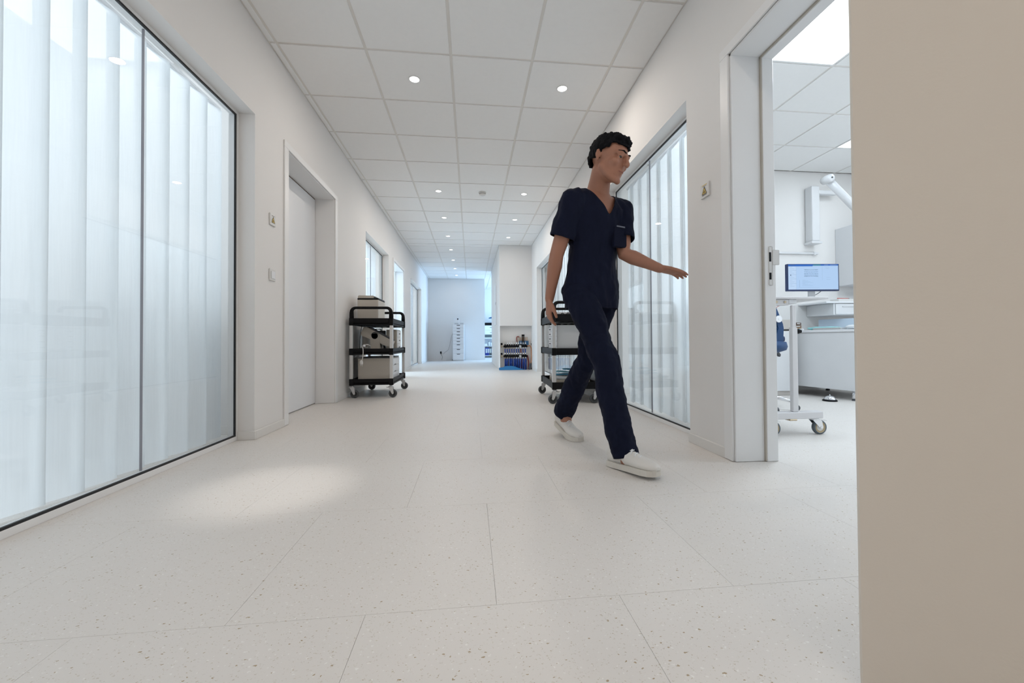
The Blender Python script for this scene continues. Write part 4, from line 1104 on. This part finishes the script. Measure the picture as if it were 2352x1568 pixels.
bm = new_bm(); cyl(bm, (0, 0, .16), (0, 0, .50), .022, n=16); obj('gas_lift', bm, CHROME, t)
bm = new_bm(); lathe(bm, [(0, .50), (.11, .505), (.175, .53), (.185, .56), (.175, .60), (.12, .615), (0, .618)], 32); obj('seat', bm, SBLUE, t)
bm = new_bm(); prism(bm, [(-.03, .56), (.09, .53), (.10, .74), (.02, .93), (-.03, .93), (.02, .72)], -.14, .14, 'y', .016); obj('backrest', bm, SBLUE, t)
bm = new_bm(); box(bm, (.085, -.06, .60), (.175, .06, .655), .020, None, 3); obj('armrest', bm, mat('dark_blue_pad', (.01, .03, .09), .5), t)
bm = new_bm(); prism(bm, [(.09, .53), (.11, .54), (.165, .49), (.16, .465), (.14, .47)], -.012, .012, 'y', .004); obj('lever', bm, DGREY, t)
bm = new_bm(); cyl(bm, (.035, -.142, .80), (.035, -.150, .80), .030, n=18); cyl(bm, (.035, -.150, .80), (.035, -.152, .80), .006, n=8); obj('hinge_disc', bm, WHITE, t)
# foot switch
t = thing('foot_switch', 'chrome domed foot switch on the floor in front of the white cabinet', 'foot switch', (3.59, 3.71, 0))
bm = new_bm(); lathe(bm, [(0, 0), (.062, 0), (.064, .006), (.060, .014), (.050, .018), (0, .018)], 28); obj('rubber_base', bm, BLACK, t)
bm = new_bm(); lathe(bm, [(.048, .018), (.046, .030), (.036, .044), (.018, .052), (0, .054)], 28); obj('dome', bm, CHROME, t)
bm = new_bm(); cyl(bm, (0, 0, .052), (0, 0, .066), .005, n=10); obj('stud', bm, CHROME, t)

# ------------------------------------------------------------------ left room, seen dimly through the curtain
DIM = mat('chair_grey', (.13, .15, .17), .6)
t = thing('side_cabinet', 'tall grey cabinet showing as a shadow behind the left curtain', 'cabinet', (-2.28, 2.66, 0))
bm = new_bm(); box(bm, (-.25, -.25, .04), (.25, .25, .86), .006); obj('body', bm, PALE, t)
for k in range(3):
    bm = new_bm(); box(bm, (-.24, -.262, .06 + k * .266), (.24, -.2505, .06 + k * .266 + .256), .002); obj('drawer', bm, mat('cab_grey', (.30, .33, .37), .5), t)
t = thing('office_chair', 'dark swivel chair showing as a shadow at the left end of the curtain', 'chair', (-2.12, 2.02, 0), 2.2)
bm = new_bm()
for k in range(5):
    a = 2 * PI * k / 5; tube(bm, [(0, 0, .10), (.25 * math.cos(a), .25 * math.sin(a), .06)], [.02, .014], 8)
    cyl(bm, (.25 * math.cos(a) - .01, .25 * math.sin(a), .026), (.25 * math.cos(a) + .01, .25 * math.sin(a), .026), .026, n=12)
cyl(bm, (0, 0, .09), (0, 0, .44), .025, n=12); obj('star_base', bm, DGREY, t)
bm = new_bm(); box(bm, (-.23, -.23, .44), (.23, .23, .52), .03, None, 3); obj('seat', bm, DIM, t)
bm = new_bm(); box(bm, (-.21, .19, .60), (.21, .25, 1.05), .03, None, 3); box(bm, (-.03, .20, .50), (.03, .23, .62), .005); obj('backrest', bm, DIM, t)

# ------------------------------------------------------------------ the walking person
SKIN = mat('skin', (0.37, 0.175, 0.115), .5, var=.05, nscale=18, spec=.35)
NAVY = mat('navy_scrubs', (0.0035, 0.006, 0.021), .85, var=.12, nscale=9, bump=.4, bscale=600, spec=.2)
NAVY2 = mat('navy_trousers', (0.0035, 0.006, 0.020), .88, var=.12, nscale=9, bump=.4, bscale=600, spec=.2)
HAIR = mat('dark_hair', (0.005, 0.005, 0.007), .8, var=.3, nscale=60, bump=.8, bscale=260, spec=.15)
SHOE = mat('white_leather', (0.74, 0.71, 0.67), .5)
SOLE = mat('off_white_sole', (0.66, 0.62, 0.56), .6)
PF = Vector((.40, -.917, 0)).normalized()       # walking direction
PL = Vector((-PF.y, PF.x, 0))                   # towards his left (image right)
V = Vector
def ell(bm, c, r, m=None, sub=3):
    t = bmesh.new(); bmesh.ops.create_icosphere(t, subdivisions=sub, radius=1)
    for v in t.verts: v.co = V((v.co.x * r[0], v.co.y * r[1], v.co.z * r[2])) + V(c)
    if m is not None: bmesh.ops.transform(t, matrix=m, verts=t.verts)
    merge(bm, t)
def limb(bm, pts, rad, n=18, m=None, flat=None):
    """closed swept tube with rounded ends; rad = radii, flat = per-point (a, b, side)"""
    t = bmesh.new(); pts = [V(p) for p in pts]; rings = []
    pr = None
    for i, p in enumerate(pts):
        if i == 0: d = pts[1] - p
        elif i == len(pts) - 1: d = p - pts[i - 1]
        else: d = (pts[i + 1] - p).normalized() + (p - pts[i - 1]).normalized()
        d.normalize()
        if flat is not None:
            u = flat[i][2] - d * flat[i][2].dot(d); u.normalize(); a, b_ = flat[i][0], flat[i][1]
        else:
            u = d.orthogonal().normalized() if pr is None else (pr - d * pr.dot(d)).normalized(); a = b_ = rad[i]
        pr = u; w = d.cross(u)
        rings.append([t.verts.new(p + u * math.cos(2 * PI * k / n) * a + w * math.sin(2 * PI * k / n) * b_) for k in range(n)])
    for a, b_ in zip(rings[:-1], rings[1:]):
        for k in range(n): t.faces.new((a[k], a[(k + 1) % n], b_[(k + 1) % n], b_[k]))
    t.faces.new(list(reversed(rings[0]))); t.faces.new(rings[-1])
    if m is not None: bmesh.ops.transform(t, matrix=m, verts=t.verts)
    merge(bm, t)
    if flat is None:
        ell(bm, pts[0], (rad[0],) * 3, m, 2); ell(bm, pts[-1], (rad[-1],) * 3, m, 2)
def remeshed(bm, vox, smooth_it=6):
    bmesh.ops.recalc_face_normals(bm, faces=bm.faces)
    me = bpy.data.meshes.new('tmp'); bm.to_mesh(me); bm.free()
    o = bpy.data.objects.new('tmp', me); COL.objects.link(o)
    r = o.modifiers.new('r', 'REMESH'); r.mode = 'VOXEL'; r.voxel_size = vox; r.use_smooth_shade = True
    s_ = o.modifiers.new('s', 'SMOOTH'); s_.iterations = smooth_it; s_.factor = .5
    dg = bpy.context.evaluated_depsgraph_get(); dg.update()
    me2 = bpy.data.meshes.new_from_object(o.evaluated_get(dg))
    bpy.data.objects.remove(o); bpy.data.meshes.remove(me)
    b = bmesh.new(); b.from_mesh(me2); bpy.data.meshes.remove(me2)
    for f in b.faces: f.smooth = True
    return b
def creases(b, amp, sc, seed, zs=1.0):
    b.normal_update()
    for v in b.verts:
        p = V((v.co.x * sc, v.co.y * sc, v.co.z * sc * zs)) + V((seed, 0, 0))
        w = noise.noise(p) + .5 * noise.noise(p * 2.3)
        v.co += v.normal * amp * w
def smooth_edge(b, it=8, keep=None):
    for _ in range(it):
        new = {}
        for v in b.verts:
            if not v.is_boundary: continue
            nb = [e.other_vert(v) for e in v.link_edges if e.is_boundary]
            if len(nb) == 2: new[v] = v.co.lerp((nb[0].co + nb[1].co) / 2, .6)
        for v, c in new.items(): v.co = c
# joints
PEL = V((.672, 2.20, .93))
HR, HLF = PEL - PL * .088 + V((0, 0, -.03)), PEL + PL * .088 + V((0, 0, -.03))
KR, AR = V((.690, 2.005, .49)), V((.742, 1.905, .085))          # front leg
KL, AL = V((.700, 2.385, .505)), V((.612, 2.625, .150))          # rear leg
NECK = V((.697, 2.150, 1.435))
SR, SLf = NECK - PL * .165 + V((0, 0, -.055)), NECK + PL * .170 + V((0, 0, -.060))
ER, WR = V((.462, 2.135, 1.085)), V((.437, 2.215, .855))
EL, WL = V((.842, 2.145, 1.100)), V((1.032, 2.110, 1.015))
HC = V((.733, 2.052, 1.574))                                     # centre of the head
def hand(bm, wrist, fdir, palm_n, side, curl=.35, sc=1.0):
    """palm + five fingers; fdir = finger direction, palm_n = normal of the palm (inner side), side = thumb side"""
    f = fdir.normalized(); pn = (palm_n - f * palm_n.dot(f)).normalized(); sd = f.cross(pn).normalized() * side
    limb(bm, [wrist - f * .02, wrist, wrist + f * .045 * sc, wrist + f * .088 * sc], None, 16, None,
         [(.027, .020, sd), (.026, .019, sd), (.040 * sc, .0155, sd), (.041 * sc, .013, sd)])
    for k, (off, ln) in enumerate(((.031, .070), (.011, .078), (-.010, .073), (-.030, .058))):
        base = wrist + f * (.078 * sc) + sd * off * sc
        d = (f + sd * off * 1.6).normalized(); pts = [base - d * .02, base]; a = 0
        for j, q in enumerate((.42, .32, .26)):
            a += curl * (.7 + .25 * j + .12 * k)
            dd_ = d * math.cos(a) + pn * math.sin(a); pts.append(pts[-1] + dd_ * ln * q * sc)
        limb(bm, pts, [.0095, .0095, .0088, .0080, .0070], 10)
    b0 = wrist + f * .022 * sc + sd * .026 * sc
    td = (f * .72 + sd * .62 + pn * .25).normalized(); td2 = (f * .92 + sd * .25 + pn * .28).normalized()
    limb(bm, [b0 - td * .012, b0 + td * .028 * sc, b0 + td * .042 * sc + td2 * .022 * sc, b0 + td * .044 * sc + td2 * .046 * sc], [.013, .0125, .0105, .0085], 10)
# head frame: turned towards image right, tilted down
hf = V((.58, -.74, -.36)).normalized(); hr = hf.cross(V((0, 0, 1))).normalized(); hr = (hr + V((0, 0, .10))).normalized()
hr = (hr - hf * hr.dot(hf)).normalized(); hu = hr.cross(hf).normalized()
HM = Matrix.Identity(4)
for i in range(3):
    HM[i][0] = hr[i] * 1.06; HM[i][1] = hf[i] * 1.06; HM[i][2] = hu[i] * 1.04; HM[i][3] = HC[i]
b = new_bm()
ell(b, (0, -.014, .028), (.074, .095, .088), HM); ell(b, (0, .018, -.030), (.060, .074, .080), HM); ell(b, (0, .040, -.060), (.047, .052, .050), HM)
ell(b, (0, .076, -.094), (.024, .020, .019), HM, 2)
for s_ in (-1, 1):
    ell(b, (s_ * .036, .055, -.022), (.026, .030, .024), HM, 2)                # cheek
    limb(b, [(s_ * .050, .005, -.050), (s_ * .040, .045, -.082), (s_ * .014, .078, -.098)], [.018, .017, .015], 12, HM)   # jaw line
    limb(b, [(s_ * .010, .085, .026), (s_ * .032, .080, .030), (s_ * .050, .064, .022)], [.0085, .009, .008], 10, HM)      # brow ridge
    limb(b, [(s_ * .0742, -.014, .020), (s_ * .083, -.022, .012), (s_ * .084, -.022, -.008), (s_ * .076, -.012, -.030)], [.006, .0085, .0075, .0065], 10, HM)   # ear
    ell(b, (s_ * .0745, -.014, -.004), (.007, .012, .020), HM, 2)
    ell(b, (s_ * .009, .109, -.024), (.0075, .009, .0065), HM, 2)
    limb(b, [(s_ * .018, .0830, .0135), (s_ * .030, .0835, .0160), (s_ * .042, .0760, .0125)], [.0042, .0050, .0042], 8, HM)  # upper lid
    limb(b, [(s_ * .019, .0820, .0020), (s_ * .030, .0825, -.0005), (s_ * .041, .0755, .0020)], [.0036, .0040, .0036], 8, HM)
limb(b, [(0, .090, .022), (0, .100, .004), (0, .114, -.018), (0, .112, -.026)], [.0075, .0085, .0115, .0095], 12, HM)
limb(b, [(-.020, .086, -.0535), (-.008, .0955, -.0495), (0, .096, -.051), (.008, .0955, -.0495), (.020, .086, -.0535)], [.0035, .0052, .005, .0052, .0035], 8, HM)
limb(b, [(-.018, .085, -.058), (0, .0945, -.0625), (.018, .085, -.058)], [.0038, .0065, .0038], 8, HM)
# neck and trunk
chin_b = HM @ V((0, -.020, -.050))
limb(b, [chin_b, (chin_b + NECK) / 2 + V((0, .008, 0)), NECK + V((0, .01, -.02))], [.058, .057, .066], 20)
def torso(b, sc=1.0, dz=0.0):
    cs = [(PEL + V((0, 0, -.10)), .150, .108), (PEL + V((0, 0, .00)), .152, .108), (V((.676, 2.197, 1.05)), .133, .095), (V((.684, 2.190, 1.15)), .135, .098),
          (V((.690, 2.178, 1.26)), .155, .108), (V((.695, 2.165, 1.345)), .158, .100), (V((.697, 2.157, 1.400)), .118, .078), (NECK + V((0, .004, .004)), .066, .058)]
    limb(b, [c[0] for c in cs], None, 28, None, [(c[1] * sc, c[2] * sc, PL) for c in cs])
    for S_ in (SR, SLf): limb(b, [NECK + V((0, 0, -.055)), S_ + V((0, 0, -.004))], [.058 * sc, .055 * sc], 16)
torso(b, .90)
def arm(b, S_, E_, W_):
    limb(b, [S_, S_.lerp(E_, .4), S_.lerp(E_, .8), E_, E_.lerp(W_, .25), E_.lerp(W_, .7), W_], [.047, .045, .041, .038, .040, .030, .0255], 18)
arm(b, SR, ER, WR); arm(b, SLf, EL, WL)
hand(b, WR, V((-.03, .10, -1)), V((.85, .1, -.1)), 1, .30)
hand(b, WL, V((.90, .05, -.16)), V((.0, -.15, -1)), -1, .16)
for H_, K_, A_ in ((HR, KR, AR), (HLF, KL, AL)):
    limb(b, [H_, H_.lerp(K_, .5), K_, K_.lerp(A_, .3), K_.lerp(A_, .75), A_], [.080, .068, .052, .052, .038, .034], 18)
FR = (V((.718, 1.925, .0)), V((.826, 1.722, .0)))       # heel, toe of the front foot
FLt = (V((.600, 2.655, .0)), V((.668, 2.440, .0)))
limb(b, [AR, FR[0].lerp(FR[1], .22) + V((0, 0, .055))], [.036, .038], 14)
limb(b, [AL, FLt[0].lerp(FLt[1], .25) + V((0, 0, .105))], [.036, .038], 14)
body = remeshed(b, .0052, 3)
person = thing('person', 'person in navy short-sleeved scrubs and white sneakers striding towards the right-hand doorway', 'person', (.70, 2.18, 0))
def pobj(name, bm_, mats, label=None, parent=None):
    o = obj(name, bm_, mats, parent or person, label=label)
    if parent is None: o.matrix_parent_inverse = Matrix.Translation(-person.location)
    return o
body_o = pobj('body', body, SKIN)
# eyes and brows
EYE = mat('eye_white', (.70, .68, .66), .2); IRIS = mat('iris', (.03, .018, .012), .2)
for s_ in (-1, 1):
    b = new_bm(); ell(b, (s_ * .030, .0745, .0072), (.0112, .0112, .0112), HM, 3)
    ell(b, (s_ * .0305, .0828, .0058), (.0055, .0040, .0055), HM, 2)
    n0 = len(b.faces)
    for f in b.faces: f.smooth = True
    b.faces.ensure_lookup_table()
    for f in b.faces[-80 * 4:]: f.material_index = 1
    pobj('eye', b, [EYE, IRIS])
    b = new_bm(); limb(b, [(s_ * .013, .0925, .0320), (s_ * .030, .0885, .0365), (s_ * .049, .0715, .0310)], [.0026, .0032, .0018], 8, HM); pobj('eyebrow', b, HAIR)
b = new_bm(); limb(b, [(-.018, .0900, -.0555), (0, .0995, -.0560), (.018, .0900, -.0555)], [.0022, .0030, .0022], 8, HM); pobj('lips', b, mat('lips', (.30, .11, .09), .5))
# hair
b = new_bm()
ell(b, (0, -.018, .034), (.084, .104, .094), HM, 4); ell(b, (0, .030, .092), (.062, .050, .026), HM, 3); ell(b, (0, -.060, -.010), (.066, .052, .060), HM, 3)
hb = remeshed(b, .0045, 1)
HMi = HM.inverted()
kill = []
for v in hb.verts:
    p = HMi @ v.co
    face = p.y > .035 and p.z < .062 + .10 * max(0, .06 - abs(p.x)) * 0
    side = p.y > -.005 and p.z < .020 + (p.y) * .5
    nape = p.z < -.050 or (abs(p.x) > .045 and p.z < -.022 and p.y > -.070)
    if face or side or nape: kill.append(v)
bmesh.ops.delete(hb, geom=kill, context='VERTS')
smooth_edge(hb, 10)
creases(hb, .007, 48, 2.0, .6); creases(hb, .004, 120, 5.0, .5)
ho = pobj('hair', hb, HAIR)
sm = ho.modifiers.new('thick', 'SOLIDIFY'); sm.thickness = .008; sm.offset = -.6
# scrub top
b = new_bm(); torso(b, 1.10)
hem = PEL + V((-.002, .004, -.145)); limb(b, [PEL + V((0, 0, .06)), PEL + V((0, 0, -.08)), hem], None, 28, None, [(.152, .112, PL), (.160, .120, PL), (.162, .122, PL)])
for S_, E_, q in ((SR, ER, .70), (SLf, EL, .72)):
    limb(b, [S_ + V((0, 0, .012)), S_.lerp(E_, .08), S_.lerp(E_, .35), S_.lerp(E_, q), S_.lerp(E_, q + .05)], None, 18, None, [(.062, .060, PF), (.069, .067, PF), (.066, .064, PF), (.067, .064, PF), (.068, .065, PF)])
tb = remeshed(b, .0075, 4)
creases(tb, .010, 13, 1.0, .45); creases(tb, .004, 32, 4.0, .5)
kill = []
for v in tb.verts:
    rel = v.co - NECK; f_ = rel.dot(PF); l_ = rel.dot(PL); z_ = rel.z
    if v.co.z < hem.z + .012: kill.append(v); continue
    if z_ > -.01 - abs(l_) * .10 and abs(l_) < .085: kill.append(v); continue
    if f_ > .01 and z_ > -.145 and abs(l_) < (z_ + .145) * .62: kill.append(v); continue
    for S_, E_, q in ((SR, ER, .70), (SLf, EL, .72)):
        ax = (E_ - S_); L_ = ax.length; ax.normalize(); r_ = v.co - S_
        tl = (v.co - V((.69, 2.178, 0))).dot(PL); tf = (v.co - V((.69, 2.178, 0))).dot(PF)
        if r_.dot(ax) > q * L_ and (r_ - ax * r_.dot(ax)).length < .085 and (tl / .170) ** 2 + (tf / .129) ** 2 > 1.0: kill.append(v); break
bmesh.ops.delete(tb, geom=kill, context='VERTS')
smooth_edge(tb, 14)
for v in tb.verts:                                    # straight hem and sleeve ends
    if not v.is_boundary: continue
    if v.co.z < hem.z + .03: v.co.z = hem.z + .012; continue
    for S_, E_, q in ((SR, ER, .70), (SLf, EL, .72)):
        ax = (E_ - S_); L_ = ax.length; ax.normalize(); d_ = (v.co - S_).dot(ax) - q * L_
        if abs(d_) < .02 and ((v.co - S_) - ax * (v.co - S_).dot(ax)).length < .085: v.co -= ax * d_
to = pobj('scrub_top', tb, NAVY); sm = to.modifiers.new('thick', 'SOLIDIFY'); sm.thickness = .004
b = new_bm(); pc = V((.690, 2.178, 1.235)) + PF * .118 + PL * .075
pm = Matrix.Identity(4)
for i in range(3): pm[i][0] = PL[i]; pm[i][1] = PF[i]; pm[i][2] = V((0, 0, 1))[i]; pm[i][3] = pc[i]
box(b, (-.045, -.022, -.11), (.045, .002, 0), .003, pm); po = pobj('chest_pocket', b, NAVY)
b = new_bm(); box(b, (-.03, .002, -.004), (.03, .005, .004), .001, pm); pobj('name_tag', b, mat('tag_grey', (.12, .13, .17), .4))
# trousers
b = new_bm()
limb(b, [PEL + V((0, 0, .06)), PEL, PEL + V((0, 0, -.07))], None, 24, None, [(.140, .100, PL), (.156, .112, PL), (.152, .112, PL)])
for H_, K_, A_, cuff in ((HR, KR, AR, AR + (AR - KR).normalized() * .03), (HLF, KL, AL, AL + (AL - KL).normalized() * .02)):
    back = PF * -.012
    limb(b, [H_ + V((0, 0, -.01)), H_.lerp(K_, .45), K_, K_.lerp(A_, .35) + back, K_.lerp(A_, .75) + back, cuff + back * .5], [.094, .082, .067, .068, .067, .066], 20)
rb = remeshed(b, .0075, 4)
creases(rb, .009, 14, 7.0, .5); creases(rb, .005, 30, 11.0, .9)
kill = []
for v in rb.verts:
    for K_, A_, e in ((KR, AR, .028), (KL, AL, .018)):
        ax = (A_ - K_).normalized(); r_ = v.co - A_
        if r_.dot(ax) > e and (r_ - ax * r_.dot(ax)).length < .12: kill.append(v)
bmesh.ops.delete(rb, geom=list(set(kill)), context='VERTS')
smooth_edge(rb, 6)
for v in rb.verts:
    if not v.is_boundary: continue
    for K_, A_, e in ((KR, AR, .028), (KL, AL, .018)):
        ax = (A_ - K_).normalized(); d_ = (v.co - A_).dot(ax) - e
        if abs(d_) < .02 and (v.co - A_).length < .15: v.co -= ax * d_
ro = pobj('trousers', rb, NAVY2); sm = ro.modifiers.new('thick', 'SOLIDIFY'); sm.thickness = .004
# sneakers
def sneaker(heel, toe, pitch, lift, name_label=None):
    d = toe - heel; L = .285; yaw = math.atan2(d.y, d.x) - PI / 2
    tz = Matrix.Translation(V((toe.x, toe.y, 0))) @ Matrix.Rotation(yaw, 4, 'Z')
    # local: y forward from heel (-L) to toe (0)
    bend = L * .30                      # ball of the foot
    def place(p):
        p = V(p)
        if pitch > 0 and p.y < -bend:   # heel raised about the ball
            q = V((p.x, p.y + bend, p.z)); a = pitch
            k = min(1, (-bend - p.y) / .04); a = pitch * k
            q = V((q.x, q.y * math.cos(a) + q.z * math.sin(a) * 0 , -q.y * math.sin(a) + q.z * math.cos(a)))
            p = V((q.x, q.y - bend, q.z))
        elif pitch < 0:                 # toe raised about the heel
            a = -pitch; q = V((p.x, p.y + L, p.z))
            q = V((q.x, q.y * math.cos(a) - q.z * math.sin(a), q.y * math.sin(a) + q.z * math.cos(a))); p = V((q.x, q.y - L, q.z))
        return tz @ (p + V((0, 0, lift)))
    secs = [(-.285, .020, .010, .070), (-.278, .030, .0, .085), (-.255, .034, 0, .098), (-.215, .036, 0, .100), (-.180, .037, 0, .088), (-.140, .039, 0, .072), (-.100, .044, 0, .058), (-.060, .046, 0, .048), (-.030, .041, 0, .040), (-.010, .028, 0, .032), (-.001, .012, .004, .022)]
    b = new_bm(); rings = []
    for y, w, z0, z1 in secs:
        ring = []
        for k in range(20):
            a = 2 * PI * k / 20; cx, cz = math.cos(a), math.sin(a)
            x = w * math.copysign(abs(cx) ** .75, cx); z = (z0 + z1) / 2 + (z1 - z0) / 2 * math.copysign(abs(cz) ** .8, cz)
            x *= 1 - .35 * max(0, cz) ** 1.5
            ring.append(b.verts.new(place((x, y, z + .018))))
        rings.append(ring)
    for a_, c_ in zip(rings[:-1], rings[1:]):
        for k in range(20):
            f = b.faces.new((a_[k], a_[(k + 1) % 20], c_[(k + 1) % 20], c_[k])); f.smooth = True
    b.faces.new(list(reversed(rings[0]))); b.faces.new(rings[-1])
    sh = pobj('sneaker', b, SHOE)
    def sub(name, bb, m_):
        o = obj(name, bb, m_, sh); return o
    b = new_bm(); lo, hi = [], []
    out = []
    for y, w, z0, z1 in secs: out.append((w + .004, y))
    out = out + [(-x, y) for x, y in reversed(out)]
    for x, y in out:
        lo.append(b.verts.new(place((x, y, 0)))); hi.append(b.verts.new(place((x * .97, y, .026))))
    n = len(out)
    for k in range(n): b.faces.new((lo[k], lo[(k + 1) % n], hi[(k + 1) % n], hi[k]))
    b.faces.new(hi); b.faces.new(list(reversed(lo)))
    sub('sole', b, SOLE)
    b = new_bm()
    for k in range(5):
        y = -.165 + k * .021; zt = .104 - k * .0105
        tube(b, [place((-.022, y, zt - .012)), place((-.010, y + .006, zt)), place((.012, y + .012, zt)), place((.024, y + .014, zt - .014))], .0028, 6)
    sub('laces', b, WHITE)
    b = new_bm(); tube(b, [place(p) for p in ((-.028, -.19, .088), (-.018, -.150, .090), (0, -.140, .094), (.018, -.150, .090), (.028, -.19, .088), (.028, -.24, .106), (.0, -.268, .110), (-.028, -.24, .106), (-.028, -.19, .088))], .006, 8)
    sub('collar', b, OFFW)
sneaker(FR[0], FR[1], -.06, .001)
sneaker(FLt[0], FLt[1], .30, .001)
